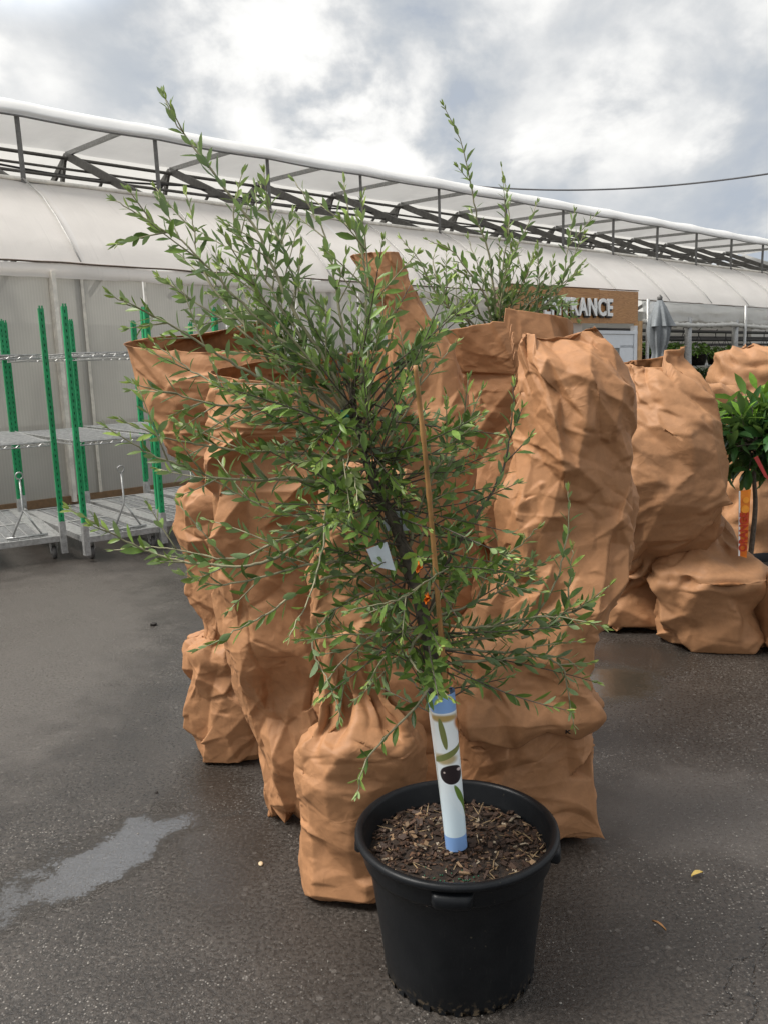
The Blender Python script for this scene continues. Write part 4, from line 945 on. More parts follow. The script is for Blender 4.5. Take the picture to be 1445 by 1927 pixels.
bagL = bag([(1075, 1352, 1480), (1040, 1362, 1475), (980, 1366, 1470), (930, 1378, 1465), (880, 1388, 1462), (830, 1400, 1458)],
     (1420, 1100), 'creased sleeve directly behind the orange tag', 133, m=KRAFT_FAR, res=.016, Yc=5.75, close=True, amp=1.50)
bagM = bag([(1235, 1440, 1570), (1160, 1434, 1575), (1100, 1430, 1572), (1082, 1440, 1560, .8)],
     (1500, 1240), 'sleeve base cut off by the right edge of the photo', 144, m=KRAFT_FAR, res=.016, close=True)
# pen mark and a punched hole on the largest sleeve
from mathutils.bvhtree import BVHTree
def onto(o, px, py):
    me = o.data; bv = BVHTree.FromPolygons([tuple(v.co) for v in me.vertices], [tuple(p.vertices) for p in me.polygons])
    d = Vector(ray(px, py)).normalized(); h, n, _, _ = bv.ray_cast(Vector(CC)-o.location, d)
    if h is None: return None, None
    n = n if n.dot(d) < 0 else -n
    return h+o.location, n
def mark(o, px, py, body, size):
    h, n = onto(o, px, py)
    if h is None: return
    up = Vector((0, 0, 1)); xa = up.cross(n).normalized(); ya = n.cross(xa)
    cu = bpy.data.curves.new('pen_mark', 'FONT'); cu.body = body; cu.size = size; cu.extrude = .0004; cu.offset = .0008
    t_ = bpy.data.objects.new('pen_mark', cu); COL.objects.link(t_)
    me = bpy.data.meshes.new_from_object(t_.evaluated_get(bpy.context.evaluated_depsgraph_get())); bpy.data.objects.remove(t_)
    me.materials.clear(); me.materials.append(PEN)
    t_ = bpy.data.objects.new('pen_mark', me); COL.objects.link(t_); t_.parent = o
    R_ = Matrix((xa, ya, n)).transposed(); t_.matrix_local = Matrix.Translation(h-o.location+n*.005) @ R_.to_4x4()
PEN = simple('black_pen', (0.01, 0.009, 0.008), .6)
mark(bagE, 1062, 1378, 'K', .026)
# pale grey box behind the largest sleeve
kb = G(1086, 1250); mb = MB(); mb.box((-.05, 0, 0), (.12, .2, .19)); o_ = mb.build('pale_block', CONCRETE); o_.location = (kb[0]-.06, kb[1]+.02, 0); bevel(o_, .006)
tag(o_, 'pale grey block standing behind the right edge of the largest sleeve', 'block')

# ------------------------------------------------------------------ the big pot
PC = np.array([.16, 2.08, 0.]); RH = .40
POT = empty('nursery_pot', PC, 'large black plastic nursery pot in the foreground holding the olive tree', 'pot')
mb = MB()
mb.lathe(PC, [(.02, .012), (.185, .008), (.192, .0), (.198, .02), (.205, .10), (.222, .24), (.231, .318), (.233, .322), (.243, .326), (.246, .335), (.247, .372), (.250, .378), (.262, .382), (.266, .389), (.264, .397), (.256, .401), (.247, .399), (.243, .392), (.238, .36), (.231, .348), (.229, .338), (.224, .28), (.21, .20)], 120)
mb.build('pot_shell', POTBLACK, POT, True)
q = MB()
for k in range(30):                    # foot ribs
    a = 2*math.pi*k/30; c_, s__ = math.cos(a), math.sin(a); t_ = np.array([-s__, c_, 0]); n_ = np.array([c_, s__, 0])
    q.obox(PC+n_*.188-t_*.010+np.array([0, 0, .002]), t_*.020, n_*.0095, np.array([0, 0, .026]))
q.build('foot_rib', POTBLACK, POT)
def handle(ang):
    vs = []; n = 22; ring = [(0, 0), (.018, -.001), (.024, -.010), (.025, -.030), (.018, -.038), (0, -.036)]
    for i in range(n):
        f = i/(n-1); a = ang+(f-.5)*.42; en = min(1, min(f, 1-f)*7)**.5
        for (r_, z_) in ring:
            rr = .243+r_*en*1.0; vs.append(PC+np.array([rr*math.cos(a), rr*math.sin(a), .372+z_*(.5+.5*en)]))
    m_ = len(ring); fs = [(i*m_+k, i*m_+k+1, (i+1)*m_+k+1, (i+1)*m_+k) for i in range(n-1) for k in range(m_-1)]
    fs += [tuple(range(m_)), tuple((n-1)*m_+k for k in range(m_-1, -1, -1))]
    link_mesh('handle', vs, fs, POTBLACK, POT, True)
handle(math.atan2(-.97, -.13)); handle(math.atan2(-.18, .98)); handle(math.atan2(.97, .1)); handle(math.atan2(.15, -.99))
# potting mix and bark chips
rg = np.random.RandomState(9)
n = 70; vs = [PC+np.array([0, 0, .33])]; 
rr_ = np.linspace(0, .2385, 26); ths = np.linspace(0, 2*math.pi, n, endpoint=False); vs = []
def soilz(x, y): return .338+.012*mnoise.noise(Vector((x*14, y*14, 2)))+.006*mnoise.noise(Vector((x*50, y*50, 7)))+.003*mnoise.noise(Vector((x*120, y*120, 4)))
for r_ in rr_:
    for a in ths: x, y = r_*math.cos(a), r_*math.sin(a); vs.append(PC+np.array([x, y, soilz(x, y)]))
SOILM = simple('potting_soil', (0.028, 0.016, 0.009), .9, 0, .5, 90, .8)
so_ = link_mesh('potting_soil', vs, gridfaces(26, n, True)[:, ::-1], SOILM, POT, True)
cm, ct, co_ = mat('bark_chip')
at_ = ct.new('ShaderNodeAttribute', attribute_name='tint').outputs['Color']; tcx = ct.new('ShaderNodeTexCoord').outputs['Object']
nn_ = ct.noise(ct.mapping(tcx, scale=(1, 1, 3)), 160, 3)
principled(ct, co_, ct.mix(ct.math('MULTIPLY', nn_, .5), at_, (0.02, 0.012, 0.007)), .7, 0, nn_, .5, .003)
V_, F_, T_ = [], [], []
for i in range(1500):
    r_ = .232*math.sqrt(rg.rand()); a = rg.rand()*6.283; x, y = r_*math.cos(a), r_*math.sin(a)
    if rg.rand() < .5 and y < -.06 and abs(x+.02) < .14: continue      # barer patch at the front
    big = rg.rand() < .25
    l_ = rg.uniform(.010, .021)*(1.6 if big else .75); w_ = rg.uniform(.004, .009)*(1.6 if big else .7); h_ = rg.uniform(.0012, .004)
    if rg.rand() < .05: l_ = rg.uniform(.03, .075); w_ = .0022; h_ = .0015
    ax = unit([math.cos(a*7+i), math.sin(a*7+i), rg.normal(0, .28)]); ay = unit(np.cross(unit(rg.randn(3)*.45+[0, 0, 1]), ax)); az = np.cross(ax, ay)
    c_ = PC+np.array([x, y, soilz(x, y)+rg.uniform(.0, .009)])
    k = len(V_)
    sk = [rg.uniform(.55, 1.1) for _ in range(4)]
    for dz in (-1, 1):
        for (sx_, sy_, q_) in ((-1, -1, sk[0]), (1, -1, sk[1]), (1, 1, sk[2]), (-1, 1, sk[3])):
            V_.append(c_+ax*l_*.5*sx_*q_+ay*w_*.5*sy_*(q_ if i % 2 else 1)+az*h_*.5*dz)
    F_ += [tuple(k+j for j in f) for f in [(3, 2, 1, 0), (4, 5, 6, 7), (0, 1, 5, 4), (1, 2, 6, 5), (2, 3, 7, 6), (3, 0, 4, 7)]]
    u_ = rg.rand()
    col = np.array([.045, .021, .011]) if u_ < .55 else (np.array([.11, .052, .025]) if u_ < .85 else (np.array([.26, .165, .09]) if u_ < .95 else np.array([.42, .34, .24])))
    if l_ > .03 and w_ < .003: col = np.array([.36, .25, .13])
    T_ += [col*rg.uniform(.6, 1.25)]*8
mo = link_mesh('bark_mulch', V_, F_, cm, POT, False); mo['kind'] = 'stuff'
ca = mo.data.color_attributes.new('tint', 'FLOAT_COLOR', 'POINT'); ca.data.foreach_set('color', np.concatenate([np.array(T_), np.ones((len(T_), 1))], 1).astype(np.float32).ravel())
V_, F_, = [], []
FERT = simple('green_fertiliser', (0.02, 0.14, 0.07), .4)
mb = MB()
for i in range(130):
    x, y = rg.normal(-.05, .05), rg.normal(-.17, .025)
    if x*x+y*y > .228**2: continue
    c_ = PC+np.array([x, y, soilz(x, y)+.003]); mb.lathe(c_, [(0, -.002), (.0018, -.001), (.0018, .001), (0, .002)], 5)
fo = mb.build('fertiliser_grain', FERT, POT, True); fo['kind'] = 'stuff'

# ------------------------------------------------------------------ olive trees
YT = PC[1]
def shoot_pts(px, y0, y1, n=None):
    """pixel polyline tip->base, turned round to base->tip; depth runs from y0 at the base to y1 at the tip"""
    q = np.array(px[::-1], float); m_ = len(q); L = np.concatenate([[0], np.cumsum(np.linalg.norm(np.diff(q, axis=0), axis=1))]); L /= L[-1]
    ctrl = np.array([P(x, y, y0+(y1-y0)*l**1.2) for (x, y), l in zip(q, L)])
    n = n or max(8, int(m_*5)); return catmull(ctrl, np.linspace(0, m_-1, n))
def resample(pts, step):
    L = np.concatenate([[0], np.cumsum(np.linalg.norm(np.diff(pts, axis=0), axis=1))]); d = np.arange(step*.5, L[-1], step)
    return np.stack([np.interp(d, L, pts[:, k]) for k in range(3)], 1), d/L[-1], L[-1]
OLD = np.array([.050, .100, .024]); MIDG = np.array([.215, .340, .070]); YNG = np.array([.33, .43, .11])
def leafy(pts, rg, LV, MBR, r0, twigs=True, scale=1.0, young=.22, skip=.12, step=.031, tw=.5, twl=(.06, .22), pale=False):
    """leaves in opposite pairs along a shoot, with side twigs; LV collects leaves, MBR the branch tubes"""
    P_, f_, Ln = resample(pts, step*scale)
    if len(P_) < 3: return
    MBR.tube(pts[::max(1, len(pts)//24)] if len(pts) > 30 else pts, list(np.linspace(r0, .0011*scale, len(pts[::max(1, len(pts)//24)] if len(pts) > 30 else pts))), 5)
    tan = np.gradient(P_, axis=0); ph = rg.rand()*6
    nyoung = max(2, int(len(P_)*young))
    for i in range(len(P_)):
        t = unit(tan[i]); 
        if f_[i] < skip: continue
        a = unit(np.cross(t, [.3*math.sin(i), 0, 1.0])); b = np.cross(t, a)
        ang = ph+(i % 2)*1.57+rg.normal(0, .25)
        fromtip = len(P_)-1-i
        yf = max(0, 1-fromtip/nyoung)
        for sgn in (-1, 1):
            if rg.rand() < .07+(.1 if yf == 0 else 0): continue
            out = math.cos(ang)*a*sgn+math.sin(ang)*b*sgn
            sp = rg.uniform(.55, 1.05)*(1-.55*yf)
            dv = unit(t*math.cos(sp)+out*math.sin(sp)+np.array([0, 0, rg.normal(.05, .12)]))
            up = unit(t*1.0-dv*(t@dv)+rg.randn(3)*.22)
            ln = rg.uniform(.034, .058)*scale*(1-.52*yf**1.5); wd = ln*rg.uniform(.25, .36)
            u = rg.rand(); col = OLD*(1-u)+MIDG*u; col = col*(1-yf)+YNG*yf
            if pale: col = col*.35+np.array([.27, .32, .14])*.65
            col = col*rg.uniform(.75, 1.25)
            LV.append((P_[i]+out*.001, dv, up, ln, wd, rg.uniform(-.06, .22), col))
        if twigs and fromtip > 2 and rg.rand() < tw*.92:
            out = unit(math.cos(ang+1)*a*(1 if rg.rand() < .5 else -1)+math.sin(ang+1)*b*(1 if rg.rand() < .5 else -1))
            out[1] *= .8
            d0 = unit(t*.75+out*.75+np.array([0, 0, .12])); L2 = rg.uniform(*twl)*scale*(1.1-.5*f_[i])
            kn = np.linspace(0, 1, 7)[:, None]; bend = np.array([0, 0, rg.uniform(-.10, .16)])
            tp = P_[i]+d0*L2*kn+bend*L2*kn**2
            leafy(tp, rg, LV, MBR, .0021*scale, False, scale*.9, .38, .18, step*.88)
    # terminal bud cluster
    t = unit(pts[-1]-pts[-3])
    for k in range(4):
        o_ = unit(rg.randn(3)); dv = unit(t+o_*.35); LV.append((pts[-1], dv, unit(rg.randn(3)), rg.uniform(.016, .03)*scale, .006*scale, .05, YNG*rg.uniform(.9, 1.4)))
def tree_from(name, root, shoots, trunk, rtr, label, seed, scale, y_c, extra_twigs=None):
    rg = np.random.RandomState(seed)
    T = empty(name, root, label, 'tree'); LV = []
    mb = MB(); mb.tube(trunk, rtr, 9); mb.build('trunk', BARK, T, True)
    for sh in shoots:
        px, y1, kw = sh[0], sh[1], (sh[2] if len(sh) > 2 else {})
        y0 = kw.pop('y0', 0); r0 = kw.pop('r', .0045)
        pts = shoot_pts(px, y_c+y0, y_c+y1)
        pts[1:-1] += rg.randn(len(pts)-2, 3)*.0015
        br = MB(); leafy(pts, rg, LV, br, r0*scale, scale=kw.pop('scale', scale), **kw); br.build('branch', TWIG if r0 < .006 else BARK, T, True)
    if extra_twigs: extra_twigs(rg, LV, T)
    build_leaves('crown', LV, LEAF, T)
    return T, len(LV)
main_shoots = [
    ([(308, 180), (330, 228), (355, 264), (400, 322), (445, 382), (492, 452), (530, 540), (575, 620), (620, 690), (662, 780)], .02, dict(tw=.42, r=.0055, twl=(.05, .16))),
    ([(218, 378), (280, 416), (345, 456), (400, 512), (450, 566), (520, 632), (590, 692), (650, 770)], -.10, dict(tw=.55, r=.005)),
    ([(212, 555), (260, 580), (330, 616), (410, 666), (480, 706), (560, 742), (655, 800)], -.18, dict(tw=.5, r=.005)),
    ([(350, 362), (366, 430), (372, 480), (400, 540), (470, 620), (560, 700), (650, 790)], .12, dict(tw=.5)),
    ([(458, 325), (440, 405), (470, 475), (520, 562), (570, 640), (640, 740)], .10, dict(tw=.4)),
    ([(490, 348), (512, 420), (545, 500), (590, 622), (630, 710), (665, 790)], .16, dict(tw=.45)),
    ([(556, 342), (600, 420), (625, 500), (642, 600), (655, 700), (670, 800)], .05, dict(tw=.5, r=.005)),
    ([(648, 345), (655, 400), (680, 470), (690, 560), (684, 650), (680, 760), (690, 860)], .03, dict(tw=.45, r=.005)),
    ([(682, 375), (690, 470), (697, 570), (694, 650), (690, 760)], -.10, dict(tw=.42)),
    ([(725, 545), (715, 620), (700, 690), (690, 770)], .0, dict(tw=.25, twl=(.04, .08))),
    ([(740, 620), (728, 660), (700, 720), (690, 800)], -.12, dict(tw=.25, twl=(.04, .08))),
    ([(330, 470), (380, 520), (440, 585), (520, 660), (600, 730), (660, 800)], .22, dict(tw=.6)),
    ([(300, 520), (370, 570), (450, 620), (540, 690), (640, 780)], .05, dict(tw=.6)),
    ([(420, 440), (470, 520), (530, 610), (600, 700), (660, 790)], -.16, dict(tw=.6)),
    ([(250, 720), (330, 742), (400, 760), (480, 768), (560, 775), (670, 830)], -.20, dict(tw=.45)),
    ([(290, 645), (350, 690), (430, 735), (560, 770), (665, 830)], .10, dict(tw=.45)),
    ([(225, 788), (300, 820), (380, 836), (470, 850), (560, 852), (685, 870)], -.24, dict(tw=.4)),
    ([(205, 806), (270, 848), (330, 872), (400, 896), (480, 905), (560, 902), (700, 930)], -.30, dict(tw=.4)),
    ([(132, 958), (185, 986), (240, 1020), (300, 1046), (370, 1060), (450, 1066), (520, 1050), (600, 1000), (720, 950)], -.26, dict(tw=.38, twl=(.05, .14), r=.005)),
    ([(215, 1035), (300, 1030), (360, 1040), (450, 1050), (560, 1000), (700, 950)], -.02, dict(tw=.3)),
    ([(385, 892), (450, 930), (520, 962), (620, 985), (735, 1010)], -.05, dict(tw=.6)),
    ([(345, 1080), (410, 1100), (500, 1085), (600, 1060), (760, 1060)], -.15, dict(tw=.35)),
    ([(376, 1222), (440, 1190), (500, 1156), (570, 1110), (650, 1080), (770, 1090)], -.22, dict(tw=.22, twl=(.04, .09))),
    ([(545, 1198), (580, 1130), (606, 1035), (615, 960), (640, 900), (700, 880)], -.34, dict(tw=.3, twl=(.04, .09))),
    ([(565, 1205), (640, 1196), (720, 1190), (770, 1190), (800, 1175)], -.32, dict(tw=.2, r=.003)),
    ([(640, 1348), (622, 1290), (600, 1250), (592, 1195), (640, 1140), (745, 1090)], -.24, dict(tw=.35, twl=(.04, .1), r=.0035)),
    ([(672, 1490), (690, 1430), (740, 1372), (790, 1320), (826, 1250)], -.30, dict(tw=.25, twl=(.03, .07))),
    ([(655, 1150), (700, 1140), (760, 1124), (815, 1085), (845, 1072), (835, 1110), (800, 1165)], -.36, dict(tw=.2, r=.003)),
    ([(880, 715), (872, 780), (852, 832), (820, 885), (790, 950), (770, 1030)], -.10, dict(tw=.55)),
    ([(905, 735), (880, 800), (850, 860), (815, 940), (790, 1020)], .0, dict(tw=.45)),
    ([(967, 725), (962, 800), (950, 870), (922, 935), (870, 1010), (832, 1080), (810, 1150)], .02, dict(tw=.5, r=.006)),
    ([(1010, 995), (960, 1040), (900, 1076), (830, 1102), (810, 1130)], -.12, dict(tw=.45)),
    ([(1000, 1050), (940, 1110), (880, 1140), (820, 1160)], .05, dict(tw=.5)),
    ([(1068, 925), (1068, 1000), (1050, 1080), (1012, 1150), (960, 1190), (830, 1210)], .04, dict(tw=.25, twl=(.04, .1))),
    ([(1076, 1035), (1070, 1100), (1058, 1160), (980, 1200)], -.05, dict(tw=.2)),
    ([(1132, 1180), (1080, 1166), (1010, 1160), (950, 1176), (880, 1182), (820, 1170)], -.16, dict(tw=.55, twl=(.05, .14))),
    ([(1146, 1102), (1110, 1130), (1080, 1150), (1000, 1162), (900, 1180)], -.06, dict(tw=.4)),
    ([(1078, 1365), (1066, 1290), (1050, 1250), (1000, 1235), (920, 1242), (838, 1248)], -.06, dict(tw=.35, twl=(.04, .1))),
    ([(1092, 1262), (1060, 1238), (1000, 1232), (920, 1225), (835, 1220)], .02, dict(tw=.4)),
    ([(802, 615), (796, 680), (784, 740), (742, 810), (724, 860), (722, 960)], -.06, dict(tw=.4)),
    ([(540, 875), (590, 866), (645, 858), (680, 830), (672, 800)], -.30, dict(tw=.15, pale=True, young=.5, r=.0026)),
    ([(672, 945), (668, 900), (655, 872), (660, 835), (672, 805)], -.33, dict(tw=0, pale=True, young=.5, r=.0022)),
    ([(600, 1310), (640, 1250), (700, 1200), (790, 1180)], -.10, dict(tw=.5)),
    ([(690, 1290), (730, 1230), (790, 1210)], -.2, dict(tw=.5)),
    ([(850, 1315), (800, 1275), (770, 1230), (800, 1180)], -.3, dict(tw=.2, twl=(.03, .06))),
]
tb = P(858, 1592, YT); trunk_px = [(858, 1600), (846, 1500), (832, 1380), (815, 1260), (800, 1180), (775, 1080), (740, 980), (715, 930), (690, 870), (672, 800), (660, 720)]
trunk = catmull(np.array([P(x, y, YT) for x, y in trunk_px]), np.linspace(0, len(trunk_px)-1, 50)); trunk[0, 2] = .30
def inner(rg, LV, T):
    # short leafy spurs filling the middle of the crown
    br = MB()
    for i in range(185):
        u = rg.rand(); k = int(u**.8*44)+5; b0 = trunk[min(k, 49)]
        d = unit([rg.normal(0, 1), rg.normal(-.1, .7), rg.normal(.15, .6)]); L = rg.uniform(.10, .42)*(1 if b0[2] > .75 else .75)
        if b0[2] < .66 or (b0[2] < .8 and d[2] < -.05): continue
        kn = np.linspace(0, 1, 8)[:, None]; tp = b0+d*L*kn+np.array([0, 0, rg.uniform(-.12, .2)])*L*kn**2
        leafy(tp, rg, LV, br, .0024, False, .92, .2, .3, .027)
    br.build('spur_twigs', BARK, T, True)
OL, nl = tree_from('olive_tree', (tb[0], tb[1], .33), main_shoots, trunk, list(np.interp(np.linspace(0, 1, 50), [0, .45, .75, 1], [.021, .017, .011, .006])), 'young bushy olive tree with long loose shoots growing in the black foreground pot', 3, 1.0, YT, inner)
print('olive leaves', nl)
# stake
STK = P(838, 1300, YT-.03); st_pts = [P(x, y, YT-.035+dy) for x, y, dy in [(860, 1588, .02), (847, 1380, .012), (839, 1300, .0), (826, 1160, -.06), (812, 990, -.10), (799, 850, -.13), (781, 688, -.16)]]
st_pts[0][2] = .31
pp = catmull(np.array(st_pts), np.linspace(0, 6, 61)); mb = MB(); rr = [.0072+(.0014 if i in (12, 24, 35, 44, 52) else 0)-.00003*i for i in range(61)]
mb.tube(pp, rr, 10); o_ = mb.build('bamboo_stake', BAMBOO, None, True, at=(pp[0][0], pp[0][1], .33)); tag(o_, 'slender bamboo cane stuck in the black pot beside the olive trunk', 'stake')
# printed sleeve label round trunk
def sleevelabel():
    m, t, o = mat('printed_label')
    at = t.new('ShaderNodeAttribute', attribute_name='uvt').outputs['Vector']
    sp = t.new('ShaderNodeSeparateXYZ', i_0=at); u, v = sp.outputs[0], sp.outputs[1]
    col = t.mix(t.rng(v, .10, .62), (0.72, 0.86, 0.93), (0.86, 0.90, 0.90))
    def ell(cu, cv, ru, rv, rot=0, soft=.12):
        n = t.new('ShaderNodeVectorMath', operation='SUBTRACT', i_0=at, i_1=(cu, cv, 0))
        sc0 = t.new('ShaderNodeVectorMath', operation='MULTIPLY', i_0=n.outputs[0], i_1=(.32, 1, 0))
        rv_ = t.new('ShaderNodeVectorRotate', rotation_type='Z_AXIS', i_Angle=rot); t.link(sc0.outputs[0], rv_.inputs[0])
        s2 = t.new('ShaderNodeVectorMath', operation='MULTIPLY', i_0=rv_.outputs[0], i_1=(1/ru, 1/rv, 0))
        return t.rng(t.new('ShaderNodeVectorMath', operation='LENGTH', i_0=s2.outputs[0]).outputs['Value'], 1, 1-soft)
    G1, G2 = (0.20, 0.22, 0.07), (0.13, 0.22, 0.04)
    col = t.mix(ell(.42, .60, .10, .045, 0, .5), col, (0.50, 0.40, 0.22))
    col = t.mix(ell(.46, .855, .14, .03, 0, .6), col, (0.48, 0.33, 0.12))
    col = t.mix(ell(.78, .80, .045, .075, -.5, .6), col, (0.5, 0.17, 0.03))
    col = t.mix(ell(.44, .76, .018, .105, -.12), col, G1)
    col = t.mix(ell(.50, .625, .020, .15, 1.12), col, G1)
    col = t.mix(ell(.72, .30, .022, .15, -.38), col, G2); col = t.mix(ell(.60, .30, .022, .11, -.45), col, (0.80, 0.90, 0.94))
    col = t.mix(ell(.12, .42, .012, .25, .0), col, G1)
    ol = ell(.53, .50, .072, .063, 0, .06); col = t.mix(ol, col, (0.022, 0.014, 0.016))
    col = t.mix(ell(.68, .523, .022, .012, .3, .5), col, (0.62, 0.52, 0.5)); col = t.mix(ell(.40, .515, .008, .008, 0, .5), col, (0.6, 0.5, 0.45))
    blue = t.math('MAXIMUM', t.rng(v, .885, .89), t.rng(v, .095, .09))
    col = t.mix(blue, col, (0.25, 0.43, 0.78))
    principled(t, o, col, .32); return m
LBL = sleevelabel()
la, lb_ = P(858, 1592, YT-.012), P(831, 1300, YT-.012); la[2] = max(la[2], .335)
ax_ = lb_-la; n_u, n_v = 40, 24; vs = []; uvt = []
xd = unit(np.cross(ax_, [0, 1, 0])); xd = -xd if xd[0] < 0 else xd; yd = np.cross(unit(ax_), xd); yd = -yd if yd[1] > 0 else yd   # yd toward camera
for j in range(n_v):
    v = j/(n_v-1); c_ = la+ax_*v; R1 = .0285+.004*v
    for i in range(n_u):
        u = i/(n_u-1); a = -1.25*math.pi*(u-.5)*1.25
        p_ = c_+R1*(-math.sin(a)*-1*xd*-1+math.cos(a)*yd)
        if u < .12: p_ = p_-xd*(.12-u)*.16*(.4+.6*v)+yd*-.0*1
        vs.append(p_); uvt.append(((1-u)*0+u, v, 0))
lab = link_mesh('trunk_label', vs, gridfaces(n_v, n_u, False), LBL, OL, True)
at2 = lab.data.attributes.new('uvt', 'FLOAT_VECTOR', 'POINT'); at2.data.foreach_set('vector', np.array(uvt, np.float32).ravel())
# white plant-care card and orange ribbon, green tie in the crown
CARD = simple('white_card', (0.62, 0.68, 0.74), .35, 0, .06, 12)
q = MB(); cpx = [(690, 1034), (728, 1020), (744, 1074), (704, 1066)]; cq = [P(x, y, YT-.11) for x, y in cpx]
q.add(cq+[c_+np.array([0, .002, 0]) for c_ in cq], [(0, 1, 2, 3), (7, 6, 5, 4), (0, 4, 5, 1), (1, 5, 6, 2), (2, 6, 7, 3), (3, 7, 4, 0)])
q.build('care_card', CARD, OL); q = MB(); q.add([P(726, 955, YT+.02), P(780, 962, YT+.02), P(776, 998, YT+.02), P(720, 1000, YT+.02)], [(0, 1, 2, 3)]); q.build('care_card', CARD, OL)
q = MB(); q.add([P(x, y, YT+.012) for x, y in [(764, 964), (784, 966), (779, 988), (762, 984)]], [(0, 1, 2, 3)]); q.build('card_print', simple('card_yellow', (0.62, 0.42, 0.06), .4), OL)
def ribbon(pxs, name, m, y, seed):
    rr_ = np.random.RandomState(seed); n = 9; vs = []
    c4 = [P(*p, y) for p in pxs]
    for j in range(n):
        for i in range(n):
            u, v = i/(n-1), j/(n-1); p_ = (c4[0]*(1-u)+c4[1]*u)*(1-v)+(c4[3]*(1-u)+c4[2]*u)*v
            vs.append(p_+np.array([.004*math.sin(v*9+u*4), .012*math.sin(u*7+v*5+seed), .003*math.sin(u*9)]))
    return link_mesh(name, vs, gridfaces(n, n, False), m, OL, True)
ORNG = simple('orange_ribbon', (0.85, 0.20, 0.01), .45, 0, .12)
ribbon([(778, 1060), (791, 1058), (792, 1076), (780, 1074)], 'ribbon', ORNG, YT-.20, 1)
ribbon([(798, 1122), (808, 1120), (807, 1132), (799, 1134)], 'ribbon', ORNG, YT-.20, 2)
ribbon([(640, 772), (652, 775), (660, 795), (650, 800)], 'tie_tape', simple('green_tape', (0.01, 0.16, 0.13), .4), YT-.06, 3)

# second olive, in the open topped sleeve behind
Y2 = bagH['_Y']
sh2 = [([(835, 200), (868, 270), (885, 348), (900, 420), (918, 475), (932, 580), (935, 680)], -.05, dict(tw=.2, r=.005, twl=(.05, .12))),
       ([(943, 315), (956, 380), (955, 440), (946, 500), (940, 560), (938, 650)], .05, dict(tw=.35)),
       ([(1010, 382), (985, 440), (962, 490), (945, 560), (940, 650)], .12, dict(tw=.35)),
       ([(1080, 398), (1066, 480), (1052, 545), (1012, 585), (960, 640)], .1, dict(tw=.45)),
       ([(755, 450), (790, 492), (812, 540), (855, 590), (910, 650)], .02, dict(tw=.45)),
       ([(805, 452), (850, 472), (882, 512), (912, 560), (935, 650)], -.1, dict(tw=.45)),
       ([(1005, 470), (985, 530), (962, 580), (940, 660)], -.08, dict(tw=.6)),
       ([(820, 470), (815, 500), (840, 560), (900, 620)], .12, dict(tw=.6)),
       ([(880, 450), (905, 520), (930, 600), (936, 680)], .15, dict(tw=.7)),
       ([(960, 470), (945, 540), (936, 640)], -.15, dict(tw=.7)),
       ([(1085, 600), (1050, 560), (1010, 570), (950, 640)], .2, dict(tw=.6)),
       ([(800, 560), (860, 590), (920, 650)], -.05, dict(tw=.7)),
       ([(1040, 500), (1010, 550), (950, 630)], .0, dict(tw=.7)), ([(860, 520), (890, 570), (930, 640)], .05, dict(tw=.8)), ([(980, 520), (960, 580), (940, 660)], .1, dict(tw=.8))]
tr2 = [np.array([P(935, 650, Y2)[0], Y2, .02]), P(938, 900, Y2), P(936, 700, Y2), P(934, 600, Y2)]
tree_from('olive_tree', (tr2[0][0], Y2, 0), sh2, catmull(np.array(tr2), np.linspace(0, 3, 14)), list(np.linspace(.016, .006, 14)), 'second olive sticking out of the open paper sleeve in front of the ENTRANCE sign', 8, 1.08, Y2)

# ------------------------------------------------------------------ orange tree at the right edge
oc = np.array([P(1462, 1180, 4.72)[0], 4.72, 0]); 
OPOT = empty('nursery_pot', oc, 'black pot of the orange tree at the right edge, half in shade', 'pot')
rt_ = abs(P(1462, 1050, 4.72)[0]-P(1398, 1050, 4.72)[0]); hp = P(1462, 1055, 4.72)[2]
mb = MB(); mb.lathe(oc, [(.02, .01), (rt_*.82, 0), (rt_*.98, hp-.06), (rt_*1.05, hp-.05), (rt_*1.06, hp), (rt_*1.0, hp), (rt_*.96, hp-.05)], 48); mb.build('pot_shell', POTBLACK, OPOT, True)
mb = MB(); mb.lathe(oc, [(.01, hp-.045), (rt_*.97, hp-.05)], 40); mb.build('potting_soil', SOILM, OPOT)
OT = empty('orange_tree', oc+[0, 0, hp-.05], 'glossy dark green orange tree standing at the right edge', 'tree')
rg = np.random.RandomState(21); LV = []; brm = MB()
tk = [oc+[0, 0, hp-.06], P(1420, 960, 4.70), P(1418, 890, 4.68), P(1428, 830, 4.7)]; tk[0] = np.array([P(1408, 1060, 4.68)[0], 4.68, hp-.06])
mbt = MB(); mbt.tube(catmull(np.array(tk), np.linspace(0, 3, 16)), list(np.linspace(.016, .008, 16)), 7); mbt.build('trunk', BARK, OT, True)
cen = P(1436, 822, 4.72)
for i in range(70):
    d = unit(rg.randn(3)+[0, 0, .35]); L = rg.uniform(.12, .42)*(1 if d[0] < .3 else 1.15); b0 = P(1426, 850, 4.7)+rg.randn(3)*.03
    tip = cen+d*L*np.array([1.02, 1, .78]); pts = np.array([b0+(tip-b0)*k for k in np.linspace(0, 1, 6)]); brm.tube(pts, list(np.linspace(.004, .002, 6)), 4)
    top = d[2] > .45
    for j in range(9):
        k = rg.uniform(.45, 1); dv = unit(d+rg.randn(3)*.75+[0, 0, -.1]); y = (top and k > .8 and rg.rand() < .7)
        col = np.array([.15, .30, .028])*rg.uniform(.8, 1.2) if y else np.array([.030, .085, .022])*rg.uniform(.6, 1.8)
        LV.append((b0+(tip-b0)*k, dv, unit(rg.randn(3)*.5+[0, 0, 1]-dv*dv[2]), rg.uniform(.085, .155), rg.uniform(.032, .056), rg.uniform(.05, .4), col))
brm.build('branch', BARK, OT, True); build_leaves('crown', LV, LEAFC, OT)
